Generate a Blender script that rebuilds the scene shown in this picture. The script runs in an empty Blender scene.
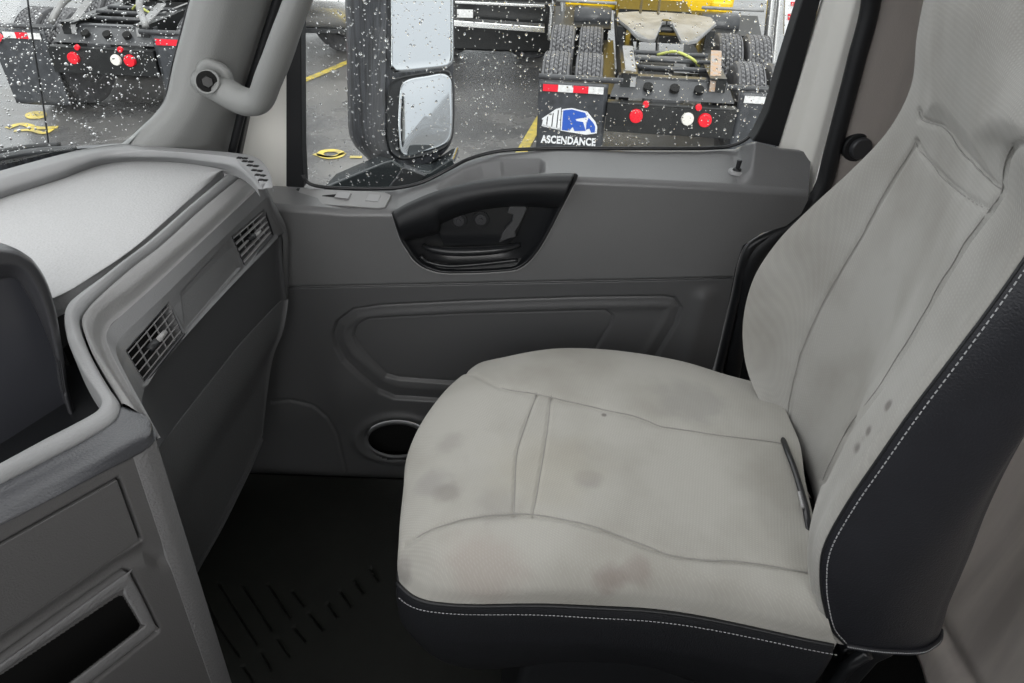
import bpy, bmesh, math, random
import numpy as np
from mathutils import Vector, Matrix

# ------------------------------------------------------------------ camera, sky, exposure
scene = bpy.context.scene
COL = scene.collection
FOC, PITCH, ROLL = 700.0, math.radians(35), math.radians(2)
CAM = np.array([0.0, 0.0, 1.45])
FW = np.array([0, math.cos(PITCH), -math.sin(PITCH)])
UP0 = np.array([0, math.sin(PITCH), math.cos(PITCH)])
RT0 = np.array([1.0, 0, 0])
RT = math.cos(ROLL) * RT0 + math.sin(ROLL) * UP0
UP = math.cos(ROLL) * UP0 - math.sin(ROLL) * RT0
cd = bpy.data.cameras.new('camera')
cam = bpy.data.objects.new('camera', cd)
COL.objects.link(cam)
cd.sensor_fit = 'HORIZONTAL'
cd.sensor_width = 36
cd.lens = FOC / 1024 * 36
cd.clip_start = 0.02
cd.clip_end = 300
cam.matrix_world = Matrix(((RT[0], UP[0], -FW[0], CAM[0]), (RT[1], UP[1], -FW[1], CAM[1]), (RT[2], UP[2], -FW[2], CAM[2]), (0, 0, 0, 1)))
scene.camera = cam

world = bpy.data.worlds.new('overcast_sky')
scene.world = world
world.use_nodes = True
wn = world.node_tree
wn.nodes.clear()
wo = wn.nodes.new('ShaderNodeOutputWorld')
wb = wn.nodes.new('ShaderNodeBackground')
tc = wn.nodes.new('ShaderNodeTexCoord')
sx = wn.nodes.new('ShaderNodeSeparateXYZ')
rp = wn.nodes.new('ShaderNodeValToRGB')
wn.links.new(tc.outputs['Generated'], sx.inputs[0])
wn.links.new(sx.outputs['Z'], rp.inputs[0])
rp.color_ramp.elements[0].position = 0.0
rp.color_ramp.elements[0].color = (0.60, 0.62, 0.64, 1)
rp.color_ramp.elements[1].position = 0.8
rp.color_ramp.elements[1].color = (1.0, 1.0, 1.0, 1)
wn.links.new(rp.outputs[0], wb.inputs['Color'])
wb.inputs['Strength'].default_value = 1.35
wn.links.new(wb.outputs[0], wo.inputs[0])

sd = bpy.data.lights.new('veiled_sun', 'SUN')
sd.energy = 1.3
sd.angle = math.radians(50)
sd.color = (1.0, 0.985, 0.96)
sun = bpy.data.objects.new('veiled_sun', sd)
COL.objects.link(sun)
sun.rotation_euler = Vector((-0.15, 0.86, -0.46)).to_track_quat('-Z', 'Y').to_euler()

scene.view_settings.view_transform = 'Standard'
scene.view_settings.look = 'None'
scene.view_settings.exposure = 0.7
scene.view_settings.gamma = 1.0
scene.view_settings.use_curve_mapping = False
try:
    scene.cycles.max_bounces = 10
    scene.cycles.transparent_max_bounces = 16
    scene.cycles.caustics_refractive = False
    scene.cycles.caustics_reflective = False
except Exception:
    pass


# ------------------------------------------------------------------ geometry helpers
def ray(u, v):
    return FW + (u - 512) / FOC * RT + (341.5 - v) / FOC * UP
def Py(u, v, y):
    r = ray(u, v); return CAM + r * (y / r[1])
def Px(u, v, x):
    r = ray(u, v); return CAM + r * (x / r[0])
def Pz(u, v, z):
    r = ray(u, v); return CAM + r * ((z - CAM[2]) / r[2])
def Pp(u, v, p0, n):
    r = ray(u, v); return CAM + r * (np.dot(np.array(p0) - CAM, n) / np.dot(r, n))
def project(P):
    q = P - CAM
    d = q @ FW
    return 512 + FOC * (q @ RT) / d, 341.5 - FOC * (q @ UP) / d
def lerp(a, b, t):
    return np.array(a) * (1 - t) + np.array(b) * t

def catmull(C, n, axis=0):
    C = np.moveaxis(np.asarray(C, float), axis, 0)
    m = len(C)
    E = np.concatenate([2 * C[:1] - C[1:2], C, 2 * C[-1:] - C[-2:-1]])
    t = np.linspace(0, m - 1, n)
    i = np.minimum(t.astype(int), m - 2)
    s = (t - i).reshape((-1,) + (1,) * (C.ndim - 1))
    p0, p1, p2, p3 = E[i], E[i + 1], E[i + 2], E[i + 3]
    out = 0.5 * (2 * p1 + (p2 - p0) * s + (2 * p0 - 5 * p1 + 4 * p2 - p3) * s ** 2 + (3 * p1 - p0 - 3 * p2 + p3) * s ** 3)
    return np.moveaxis(out, 0, axis)

def linres(C, n, axis=0):
    C = np.moveaxis(np.asarray(C, float), axis, 0)
    t = np.linspace(0, len(C) - 1, n)
    i = np.minimum(t.astype(int), len(C) - 2)
    s = (t - i).reshape((-1,) + (1,) * (C.ndim - 1))
    return np.moveaxis(C[i] * (1 - s) + C[i + 1] * s, 0, axis)

def pchip(C, n, axis=0):
    C = np.moveaxis(np.asarray(C, float), axis, 0)
    d = C[1:] - C[:-1]
    m = np.zeros_like(C)
    a, b = d[:-1], d[1:]
    same = (a * b) > 0
    m[1:-1] = np.where(same, 2 * a * b / np.where(same, a + b, 1), 0)
    m[0], m[-1] = d[0], d[-1]
    t = np.linspace(0, len(C) - 1, n)
    i = np.minimum(t.astype(int), len(C) - 2)
    s = (t - i).reshape((-1,) + (1,) * (C.ndim - 1))
    out = (2 * s ** 3 - 3 * s ** 2 + 1) * C[i] + (s ** 3 - 2 * s ** 2 + s) * m[i] + (-2 * s ** 3 + 3 * s ** 2) * C[i + 1] + (s ** 3 - s ** 2) * m[i + 1]
    return np.moveaxis(out, 0, axis)

def smooth_line(pts, n):
    """even spacing along a Catmull-Rom curve"""
    c = catmull(np.array(pts, float), max(n * 4, 60))
    s = np.concatenate([[0], np.cumsum(np.linalg.norm(np.diff(c, axis=0), axis=1))])
    t = np.linspace(0, s[-1], n)
    return np.stack([np.interp(t, s, c[:, k]) for k in range(c.shape[1])], 1)

def seg_dist(U, V, poly, closed=False):
    pts = [np.array(p, float)[:2] for p in poly]
    if closed:
        pts.append(pts[0])
    best = np.full(np.shape(U), 1e9)
    for a, b in zip(pts[:-1], pts[1:]):
        dx, dy = b - a
        L = dx * dx + dy * dy + 1e-12
        t = np.clip(((U - a[0]) * dx + (V - a[1]) * dy) / L, 0, 1)
        best = np.minimum(best, np.hypot(U - a[0] - t * dx, V - a[1] - t * dy))
    return best

def inside(U, V, poly):
    c = np.zeros(np.shape(U), bool)
    n = len(poly)
    for i in range(n):
        x1, y1 = poly[i][:2]; x2, y2 = poly[(i + 1) % n][:2]
        if y1 == y2:
            continue
        cond = ((y1 > V) != (y2 > V)) & (U < (x2 - x1) * (V - y1) / (y2 - y1) + x1)
        c ^= cond
    return c

def sdf(U, V, poly):
    d = seg_dist(U, V, poly, True)
    return np.where(inside(U, V, poly), -d, d)

def sstep(x):
    x = np.clip(x, 0, 1); return x * x * (3 - 2 * x)

def groove(U, V, line, width, depth):
    d = seg_dist(U, V, line)
    return depth * np.exp(-(d / width) ** 2)

def finish(o, m, parent=None, smooth=True, bevel=0, solid=0, sub=0):
    if m is not None:
        o.data.materials.append(m)
    COL.objects.link(o)
    if parent is not None:
        o.parent = parent
    if smooth:
        o.data.polygons.foreach_set('use_smooth', [True] * len(o.data.polygons))
    if solid:
        k = o.modifiers.new('s', 'SOLIDIFY'); k.thickness = abs(solid); k.offset = -1 if solid > 0 else 1
    if bevel:
        k = o.modifiers.new('b', 'BEVEL'); k.width = bevel; k.segments = 3; k.limit_method = 'ANGLE'; k.angle_limit = math.radians(35)
        k2 = o.modifiers.new('w', 'WEIGHTED_NORMAL'); k2.keep_sharp = True
    if sub:
        k = o.modifiers.new('ss', 'SUBSURF'); k.levels = sub; k.render_levels = sub
    return o

def grid_obj(name, G, m, parent=None, closed_c=False, closed_r=False, flip=False, **kw):
    R, C, _ = G.shape
    idx = np.arange(R * C).reshape(R, C)
    a = np.concatenate([idx, idx[:, :1]], 1) if closed_c else idx
    if closed_r:
        a = np.concatenate([a, a[:1]], 0)
    q = np.stack([a[:-1, :-1], a[1:, :-1], a[1:, 1:], a[:-1, 1:]], -1).reshape(-1, 4)
    if flip:
        q = q[:, ::-1]
    me = bpy.data.meshes.new(name)
    me.from_pydata(G.reshape(-1, 3).tolist(), [], q.tolist())
    me.update()
    return finish(bpy.data.objects.new(name, me), m, parent, **kw)

def grid_normals(G):
    gr = np.gradient(G, axis=0); gc = np.gradient(G, axis=1)
    n = np.cross(gr, gc)
    n /= (np.linalg.norm(n, axis=2, keepdims=True) + 1e-12)
    tocam = CAM - G
    s = np.sign((n * tocam).sum(2, keepdims=True)); s[s == 0] = 1
    return n * np.sign(s.sum() or 1)

def displaced(G, fn):
    U, V = project(G)
    d = fn(U, V)
    return G - grid_normals(G) * d[..., None]

def poly_obj(name, pts, depth_vec, m, parent=None, bevel=0.0, **kw):
    """solid prism: polygon of 3D points extruded along depth_vec"""
    bm = bmesh.new()
    dv = Vector(depth_vec)
    a = [bm.verts.new(Vector(p)) for p in pts]
    b = [bm.verts.new(Vector(p) + dv) for p in pts]
    bm.faces.new(a); bm.faces.new(b[::-1])
    n = len(a)
    for i in range(n):
        bm.faces.new((a[i], b[i], b[(i + 1) % n], a[(i + 1) % n]))
    bmesh.ops.recalc_face_normals(bm, faces=bm.faces)
    me = bpy.data.meshes.new(name); bm.to_mesh(me); bm.free()
    return finish(bpy.data.objects.new(name, me), m, parent, smooth=bevel > 0, bevel=bevel, **kw)

def tube_arr(path, rad, seg=10, close=False, sq=(1, 1), up=(0, 0, 1)):
    P = np.array(path, float)
    n = len(P)
    rad = np.broadcast_to(np.array(rad, float), (n,)) if np.ndim(rad) == 0 or len(rad) == n else catmull(np.array(rad, float)[:, None], n)[:, 0]
    T = np.gradient(P, axis=0)
    if close:
        T = np.roll(P, -1, 0) - np.roll(P, 1, 0)
    T /= np.linalg.norm(T, axis=1, keepdims=True) + 1e-12
    rings = []
    ref = np.array(up, float)
    for i in range(n):
        s = np.cross(T[i], ref)
        if np.linalg.norm(s) < 1e-3:
            s = np.cross(T[i], np.array([1.0, 0.2, 0]))
        s /= np.linalg.norm(s)
        w = np.cross(s, T[i])
        ang = np.linspace(0, 2 * math.pi, seg, endpoint=False)
        rings.append(P[i] + rad[i] * (np.cos(ang)[:, None] * s * sq[0] + np.sin(ang)[:, None] * w * sq[1]))
    return np.array(rings)

def tube(name, path, rad, m, parent=None, seg=10, close=False, sq=(1, 1), up=(0, 0, 1), n=None, **kw):
    if n:
        path = smooth_line(path, n)
    G = tube_arr(path, rad, seg, close, sq, up)
    if not close:
        c0 = G[0].mean(0); c1 = G[-1].mean(0)
        G = np.concatenate([np.repeat(c0[None, None], seg, 1) + (G[:1] - c0) * .02, G, np.repeat(c1[None, None], seg, 1) + (G[-1:] - c1) * .02])
    return grid_obj(name, G, m, parent, closed_c=True, closed_r=close, **kw)

class MB:
    """collects shapes into one mesh"""
    def __init__(s):
        s.bm = bmesh.new()
    def box(s, c, d, rot=None):
        r = bmesh.ops.create_cube(s.bm, size=1)
        M = Matrix.Translation(Vector(c)) @ (rot.to_4x4() if rot else Matrix()) @ Matrix.Diagonal((d[0], d[1], d[2], 1))
        bmesh.ops.transform(s.bm, matrix=M, verts=r['verts']); return s
    def cyl(s, a, b, r1, r2=None, seg=20):
        a = Vector(a); b = Vector(b)
        d = b - a
        r = bmesh.ops.create_cone(s.bm, cap_ends=True, segments=seg, radius1=r1, radius2=r1 if r2 is None else r2, depth=d.length)
        M = Matrix.Translation((a + b) / 2) @ d.to_track_quat('Z', 'Y').to_matrix().to_4x4()
        bmesh.ops.transform(s.bm, matrix=M, verts=r['verts']); return s
    def tube(s, path, rad, seg=8, n=None):
        if n:
            path = smooth_line(path, n)
        G = tube_arr(path, rad, seg)
        vs = [[s.bm.verts.new(p) for p in ring] for ring in G]
        for i in range(len(vs) - 1):
            for j in range(seg):
                k = (j + 1) % seg
                s.bm.faces.new((vs[i][j], vs[i][k], vs[i + 1][k], vs[i + 1][j]))
        s.bm.faces.new(vs[0][::-1]); s.bm.faces.new(vs[-1]); return s
    def prism(s, pts, dv):
        dv = Vector(dv)
        a = [s.bm.verts.new(Vector(p)) for p in pts]; b = [s.bm.verts.new(Vector(p) + dv) for p in pts]
        s.bm.faces.new(a); s.bm.faces.new(b[::-1])
        for i in range(len(a)):
            s.bm.faces.new((a[i], b[i], b[(i + 1) % len(a)], a[(i + 1) % len(a)]))
        return s
    def build(s, name, m, parent=None, smooth=False, bevel=0, **kw):
        bmesh.ops.recalc_face_normals(s.bm, faces=s.bm.faces)
        me = bpy.data.meshes.new(name); s.bm.to_mesh(me); s.bm.free()
        return finish(bpy.data.objects.new(name, me), m, parent, smooth=smooth or bevel > 0, bevel=bevel, **kw)

def empty(name, loc=(0, 0, 0), rz=0):
    o = bpy.data.objects.new(name, None); COL.objects.link(o)
    o.empty_display_size = 0.1; o.location = loc; o.rotation_euler = (0, 0, rz); return o
def thing(name, label, cat, loc=(0, 0, 0), rz=0, group=None):
    return tag(empty(name, loc, rz), label, cat, group)
def tag(o, label, cat, group=None):
    o['label'] = label; o['category'] = cat
    if group:
        o['group'] = group
    return o
def struct(o):
    o['kind'] = 'structure'; return o
def lab(o, label):
    o['label'] = label; return o
def keep(o, root):
    """parent o to a root that already stands somewhere, its mesh being in world coordinates"""
    o.parent = root
    o.matrix_parent_inverse = Matrix.LocRotScale(root.location, root.rotation_euler, None).inverted()
    return o


# ------------------------------------------------------------------ materials
def mat(name, col, rough=0.5, bump=0.0, bscale=400, var=0.0, vscale=8, metal=0.0, spec=0.5, detail=4, coat=0.0, stretch=None, col2=None):
    m = bpy.data.materials.new(name); m.use_nodes = True
    nt = m.node_tree; b = nt.nodes['Principled BSDF']
    b.inputs['Base Color'].default_value = (*col, 1)
    b.inputs['Roughness'].default_value = rough
    b.inputs['Metallic'].default_value = metal
    b.inputs['Specular IOR Level'].default_value = spec
    b.inputs['Coat Weight'].default_value = coat
    t = nt.nodes.new('ShaderNodeTexCoord')
    src = t.outputs['Object']
    if stretch:
        mp = nt.nodes.new('ShaderNodeMapping'); mp.inputs['Scale'].default_value = stretch
        nt.links.new(src, mp.inputs[0]); src = mp.outputs[0]
    if var or col2:
        n = nt.nodes.new('ShaderNodeTexNoise'); n.inputs['Scale'].default_value = vscale; n.inputs['Detail'].default_value = detail
        nt.links.new(src, n.inputs['Vector'])
        r = nt.nodes.new('ShaderNodeValToRGB')
        r.color_ramp.elements[0].position = 0.35; r.color_ramp.elements[1].position = 0.65
        c2 = col2 or tuple(c * (1 - var) for c in col)
        r.color_ramp.elements[0].color = (*c2, 1); r.color_ramp.elements[1].color = (*col, 1)
        nt.links.new(n.outputs[0], r.inputs[0]); nt.links.new(r.outputs[0], b.inputs['Base Color'])
    if bump:
        n = nt.nodes.new('ShaderNodeTexNoise'); n.inputs['Scale'].default_value = bscale; n.inputs['Detail'].default_value = 3
        nt.links.new(src, n.inputs['Vector'])
        k = nt.nodes.new('ShaderNodeBump'); k.inputs['Strength'].default_value = bump; k.inputs['Distance'].default_value = 0.002
        nt.links.new(n.outputs[0], k.inputs['Height']); nt.links.new(k.outputs[0], b.inputs['Normal'])
    return m

def fabric(name, col, stains):
    m = bpy.data.materials.new(name); m.use_nodes = True
    nt = m.node_tree; b = nt.nodes['Principled BSDF']; L = nt.links
    b.inputs['Roughness'].default_value = 0.95
    b.inputs['Specular IOR Level'].default_value = 0.15
    b.inputs['Sheen Weight'].default_value = 0.12
    t = nt.nodes.new('ShaderNodeTexCoord')
    def noise(sc, d=4):
        n = nt.nodes.new('ShaderNodeTexNoise'); n.inputs['Scale'].default_value = sc; n.inputs['Detail'].default_value = d
        L.new(t.outputs['Object'], n.inputs['Vector']); return n.outputs[0]
    def math_(op, a, b_=None):
        k = nt.nodes.new('ShaderNodeMath'); k.operation = op
        for i, x in enumerate((a, b_)):
            if x is None: continue
            if isinstance(x, (int, float)): k.inputs[i].default_value = x
            else: L.new(x, k.inputs[i])
        return k.outputs[0]
    # broad soiling
    r = nt.nodes.new('ShaderNodeValToRGB')
    r.color_ramp.elements[0].position = 0.3; r.color_ramp.elements[1].position = 0.6
    r.color_ramp.elements[0].color = (col[0] * .80, col[1] * .79, col[2] * .77, 1)
    r.color_ramp.elements[1].color = (*col, 1)
    L.new(noise(7, 6), r.inputs[0])
    cur = r.outputs[0]
    for (p, rad, tint, amt) in stains:
        vd = nt.nodes.new('ShaderNodeVectorMath'); vd.operation = 'DISTANCE'
        L.new(t.outputs['Object'], vd.inputs[0]); vd.inputs[1].default_value = tuple(float(x) for x in p)
        dd = math_('ADD', vd.outputs['Value'], math_('MULTIPLY', math_('SUBTRACT', noise(26, 4), 0.5), rad * 1.1))
        mr = nt.nodes.new('ShaderNodeMapRange'); mr.interpolation_type = 'SMOOTHSTEP'
        L.new(dd, mr.inputs['Value']); mr.inputs['From Min'].default_value = rad * .3; mr.inputs['From Max'].default_value = rad
        mr.inputs['To Min'].default_value = amt; mr.inputs['To Max'].default_value = 0
        mx = nt.nodes.new('ShaderNodeMixRGB'); mx.inputs[2].default_value = (*tint, 1)
        L.new(mr.outputs[0], mx.inputs[0]); L.new(cur, mx.inputs[1]); cur = mx.outputs[0]
    # woven ribs
    w = []
    for rot in (0.6, -0.95):
        mp = nt.nodes.new('ShaderNodeMapping'); mp.inputs['Rotation'].default_value = (0.7, 0.5, rot)
        L.new(t.outputs['Object'], mp.inputs[0])
        wv = nt.nodes.new('ShaderNodeTexWave'); wv.inputs['Scale'].default_value = 95; wv.inputs['Distortion'].default_value = 0.4
        L.new(mp.outputs[0], wv.inputs['Vector']); w.append(wv.outputs['Fac'])
    weave = math_('MULTIPLY', w[0], w[1])
    mx = nt.nodes.new('ShaderNodeMixRGB'); mx.blend_type = 'MULTIPLY'; mx.inputs[0].default_value = 1
    mr = nt.nodes.new('ShaderNodeMapRange'); L.new(math_('ADD', math_('MULTIPLY', weave, .6), math_('MULTIPLY', noise(600, 2), .5)), mr.inputs['Value'])
    mr.inputs['To Min'].default_value = .90; mr.inputs['To Max'].default_value = 1.04
    L.new(cur, mx.inputs[1]); L.new(mr.outputs[0], mx.inputs[2]); L.new(mx.outputs[0], b.inputs['Base Color'])
    k = nt.nodes.new('ShaderNodeBump'); k.inputs['Strength'].default_value = 0.22; k.inputs['Distance'].default_value = 0.0012
    L.new(math_('ADD', weave, math_('MULTIPLY', noise(40, 3), .8)), k.inputs['Height']); L.new(k.outputs[0], b.inputs['Normal'])
    return m

def glass_mat(name):
    m = bpy.data.materials.new(name); m.use_nodes = True
    nt = m.node_tree; nt.nodes.clear()
    o = nt.nodes.new('ShaderNodeOutputMaterial'); mx = nt.nodes.new('ShaderNodeMixShader')
    a = nt.nodes.new('ShaderNodeBsdfTransparent'); a.inputs[0].default_value = (0.97, 0.985, 0.98, 1)
    g = nt.nodes.new('ShaderNodeBsdfGlossy'); g.inputs['Roughness'].default_value = 0.0
    f = nt.nodes.new('ShaderNodeFresnel'); f.inputs[0].default_value = 1.3
    nt.links.new(f.outputs[0], mx.inputs[0]); nt.links.new(a.outputs[0], mx.inputs[1]); nt.links.new(g.outputs[0], mx.inputs[2])
    nt.links.new(mx.outputs[0], o.inputs[0]); return m

M = {}
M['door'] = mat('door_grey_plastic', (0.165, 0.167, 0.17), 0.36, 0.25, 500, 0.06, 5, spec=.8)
M['door_low'] = mat('door_plastic_shaded', (0.105, 0.107, 0.11), 0.4, 0.25, 500, spec=.7)  # door grey darkened to stand for the shade low in the cab
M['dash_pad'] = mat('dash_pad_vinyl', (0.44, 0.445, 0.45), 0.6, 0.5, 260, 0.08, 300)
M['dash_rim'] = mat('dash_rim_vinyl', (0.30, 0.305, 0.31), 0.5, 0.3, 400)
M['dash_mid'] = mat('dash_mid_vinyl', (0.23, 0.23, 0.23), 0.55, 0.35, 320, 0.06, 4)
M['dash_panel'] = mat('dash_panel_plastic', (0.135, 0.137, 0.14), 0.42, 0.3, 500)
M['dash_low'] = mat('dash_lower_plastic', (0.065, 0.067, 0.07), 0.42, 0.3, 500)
M['glovebox'] = mat('glovebox_plastic', (0.10, 0.102, 0.105), 0.42, 0.4, 350)
M['console'] = mat('console_plastic', (0.13, 0.129, 0.13), 0.45, 0.3, 500)
M['console_edge'] = mat('console_edge_plastic', (0.22, 0.22, 0.225), 0.5, 0.8, 240)
M['bolster'] = mat('armrest_leather', (0.05, 0.052, 0.058), 0.3, 0.35, 360)
M['trim'] = mat('pillar_trim_plastic', (0.26, 0.265, 0.26), 0.45, 0.25, 400)
M['handle'] = mat('grab_handle_plastic', (0.21, 0.215, 0.21), 0.42, 0.2, 500)
M['white'] = mat('cream_painted_metal', (0.88, 0.87, 0.82), 0.35, 0.03, 40, 0.03, 6)
M['black'] = mat('black_rubber', (0.012, 0.013, 0.015), 0.5, 0.2, 300)
M['black_gloss'] = mat('black_plastic', (0.016, 0.017, 0.019), 0.28, 0.1, 500)
M['void'] = mat('interior_shade_black', (0.004, 0.004, 0.004), 0.9)  # near-black colour stands in for shade inside openings and recesses
M['dark_plastic'] = mat('dark_grey_plastic', (0.05, 0.051, 0.056), 0.3, 0.1, 500)
M['screen'] = mat('slate_screen_plastic', (0.05, 0.052, 0.062), 0.35, 0.05, 500)
M['grey_switch'] = mat('switch_plate', (0.3, 0.3, 0.3), 0.3, 0.05, 400)
M['vent'] = mat('vent_slat_plastic', (0.36, 0.36, 0.365), 0.35)
M['leather'] = mat('charcoal_leather', (0.020, 0.021, 0.026), 0.42, 0.35, 420, 0.15, 30)
M['leather_cush'] = mat('cushion_leather', (0.016, 0.017, 0.020), 0.45, 0.35, 420, 0.1, 30)
M['thread'] = mat('pale_thread', (0.42, 0.43, 0.44), 0.7)
M['seam'] = mat('seam_thread', (0.30, 0.295, 0.28), 0.9)
M['mat'] = mat('rubber_floor_mat', (0.010, 0.011, 0.009), 0.6, 0.3, 200, 0.2, 20, spec=.25)
M['carpet'] = mat('dark_floor', (0.005, 0.005, 0.005), 0.9, 0.3, 200, spec=.1)
M['rear'] = mat('brown_grey_trim_fabric', (0.44, 0.40, 0.37), 0.9, 0.4, 300, stretch=(3, 3, 0.6), vscale=3, col2=(0.30, 0.275, 0.26))
M['rear_low'] = mat('beige_lower_trim', (0.86, 0.79, 0.73), 0.8, 0.3, 300, stretch=(4, 4, 0.5), vscale=4, col2=(0.66, 0.60, 0.56))
M['headliner'] = mat('pale_headliner', (0.5, 0.49, 0.47), 0.9)
M['metal'] = mat('worn_steel', (0.30, 0.30, 0.305), 0.4, 0.3, 60, metal=0.1, col2=(0.19, 0.188, 0.185), vscale=6)
M['steel_bright'] = mat('polished_alloy', (0.8, 0.8, 0.8), 0.22, 0.1, 30, metal=0.9)
M['chassis'] = mat('black_chassis', (0.013, 0.014, 0.015), 0.35, 0.2, 60, 0.4, 9)
M['chassis_grey'] = mat('wet_grey_steel', (0.06, 0.062, 0.067), 0.3, 0.2, 60, 0.3, 9)
M['flap'] = mat('wet_mud_flap', (0.06, 0.064, 0.072), 0.35, 0.4, 30, 0.35, 12)
M['tyre'] = mat('tyre_rubber', (0.15, 0.15, 0.158), 0.6, 0.4, 60, 0.35, 14)
M['red_tape'] = mat('red_reflective_tape', (0.75, 0.02, 0.04), 0.35)
M['white_tape'] = mat('white_reflective_tape', (0.8, 0.8, 0.8), 0.35, var=0.25, vscale=30)
M['lamp_red'] = mat('red_lamp_lens', (0.75, 0.015, 0.03), 0.2)
M['lamp_white'] = mat('clear_lamp_lens', (0.75, 0.73, 0.68), 0.2, 0.5, 60)
M['blue'] = mat('logo_blue', (0.03, 0.10, 0.45), 0.4)
M['logo_white'] = mat('logo_white', (0.75, 0.76, 0.78), 0.4)
M['yellow'] = mat('yellow_machine_paint', (0.85, 0.55, 0.01), 0.35, 0.1, 20, 0.12, 6)
M['yellow_line'] = mat('yellow_road_paint', (0.72, 0.55, 0.08), 0.5, 0.4, 60, vscale=9, col2=(0.4, 0.33, 0.12))
M['mirror'] = mat('mirror_glass', (0.50, 0.52, 0.54), 0.05, metal=1.0)
M['mirror_shell'] = mat('wet_ribbed_plastic', (0.055, 0.058, 0.068), 0.32, 0.5, 90, stretch=(1, 1, 0.08), vscale=90, col2=(0.008, 0.008, 0.010), detail=5)
M['fairing'] = mat('wet_dark_fairing', (0.05, 0.058, 0.062), 0.15, 0.1, 60)
M['bolt'] = mat('bolt_steel', (0.03, 0.03, 0.03), 0.35, metal=0.8)
M['hose'] = mat('yellow_green_hose', (0.45, 0.48, 0.12), 0.4)
M['rust'] = mat('rusty_steel', (0.38, 0.24, 0.14), 0.6, 0.5, 50, vscale=20, col2=(0.3, 0.28, 0.27))
M['glass'] = glass_mat('window_glass')

def asphalt():
    m = bpy.data.materials.new('wet_asphalt'); m.use_nodes = True
    nt = m.node_tree; b = nt.nodes['Principled BSDF']; L = nt.links
    t = nt.nodes.new('ShaderNodeTexCoord')
    n = nt.nodes.new('ShaderNodeTexNoise'); n.inputs['Scale'].default_value = 0.55; n.inputs['Detail'].default_value = 8; n.inputs['Roughness'].default_value = .62
    L.new(t.outputs['Object'], n.inputs['Vector'])
    r = nt.nodes.new('ShaderNodeValToRGB'); r.color_ramp.elements[0].position = .42; r.color_ramp.elements[1].position = .6
    r.color_ramp.elements[0].color = (0.075, 0.075, 0.077, 1); r.color_ramp.elements[1].color = (0.16, 0.155, 0.15, 1)
    L.new(n.outputs[0], r.inputs[0]); L.new(r.outputs[0], b.inputs['Base Color'])
    r2 = nt.nodes.new('ShaderNodeValToRGB'); r2.color_ramp.elements[0].position = .4; r2.color_ramp.elements[1].position = .62
    r2.color_ramp.elements[0].color = (.12,) * 3 + (1,); r2.color_ramp.elements[1].color = (.5,) * 3 + (1,)
    L.new(n.outputs[0], r2.inputs[0]); L.new(r2.outputs[0], b.inputs['Roughness'])
    n2 = nt.nodes.new('ShaderNodeTexNoise'); n2.inputs['Scale'].default_value = 60
    L.new(t.outputs['Object'], n2.inputs['Vector'])
    k = nt.nodes.new('ShaderNodeBump'); k.inputs['Strength'].default_value = .35; k.inputs['Distance'].default_value = .01
    L.new(n2.outputs[0], k.inputs['Height']); L.new(k.outputs[0], b.inputs['Normal'])
    return m
M['asphalt'] = asphalt()

def drop_mat():
    m = bpy.data.materials.new('rain_water'); m.use_nodes = True
    b = m.node_tree.nodes['Principled BSDF']
    b.inputs['Transmission Weight'].default_value = 1.0
    b.inputs['Roughness'].default_value = 0.02
    b.inputs['IOR'].default_value = 1.33
    b.inputs['Base Color'].default_value = (1, 1, 1, 1)
    return m
M['drop'] = drop_mat()

GZ = -1.2   # level of the yard below the cab floor

# ------------------------------------------------------------------ ground outside, cab floor, rear wall
g = struct(MB().box((0, 40, GZ - .05), (120, 130, .1)).build('ground', M['asphalt']))
struct(MB().box((0.1, 0.65, -.06), (2.3, 1.9, .08)).build('floor', M['carpet']))

def wall_rear():
    a0, a1 = Py(876, 0, 1.43), Py(832, 176, 1.43)
    dx = (a0 - a1) / (a0[2] - a1[2])
    rows = []
    for z in np.linspace(2.13, -.02, 48):
        e = a1 + dx * (z - a1[2])
        x0 = max(e[0], .60)
        b = .012 * math.sin(z * 9)
        sh = .018 * math.exp(-((z - .115) / .012) ** 2) * -1
        rows.append([(x0, 1.44, z), (x0 + .03, 1.425, z), (x0 + .12, 1.41, z), (.90, 1.38, z), (.955, 1.33, z), (.965 + b * .3 - sh, 1.2, z),
                     (.95 + b - sh, 1.05, z), (.96 - b - sh, .9, z), (.94 + b - sh, .75, z), (.96 - sh, .6, z), (.95 - sh, .4, z), (.95 - sh, -.1, z)])
    G = catmull(np.array(rows), 120, 0); G = catmull(G, 90, 1)
    o = grid_obj('wall_rear', G, M['rear'], solid=-.02)
    o.data.materials.append(M['rear_low'])
    o.data.polygons.foreach_set('material_index', (G[:-1, :-1, 2] < .80).astype(int).reshape(-1).tolist())
    return struct(o)
wall_rear()

def cab_light_shell():  # cab shell added around the view so light enters only through the windows
    m = M['trim']
    struct(MB().box((.12, .33, 2.15), (1.75, 1.97, .05)).build('ceiling', M['headliner']))  # unseen; height and passenger edge set to let in enough light
    struct(MB().box((.1, -.66, .60), (2.1, .05, 1.28)).build('wall_left', M['door_low']))  # unseen; raised to keep light out of the footwell
    struct(MB().box((1.0, .05, 1.05), (.05, 1.5, 2.3)).build('wall_back', M['rear']))
    struct(MB().prism([(1.02, -.69, 1.25), (.62, -.69, 1.25), (.55, -.69, 2.13), (1.02, -.69, 2.13)], (0, .05, 0)).build('trim_8', m))
    struct(MB().box((-1.16, .35, .40), (.05, 2.1, .96)).build('wall_front', M['carpet']))
    struct(MB().box((-.90, 1.452, .36), (.66, .05, .88)).build('wall_right', M['carpet']))
cab_light_shell()

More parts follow.
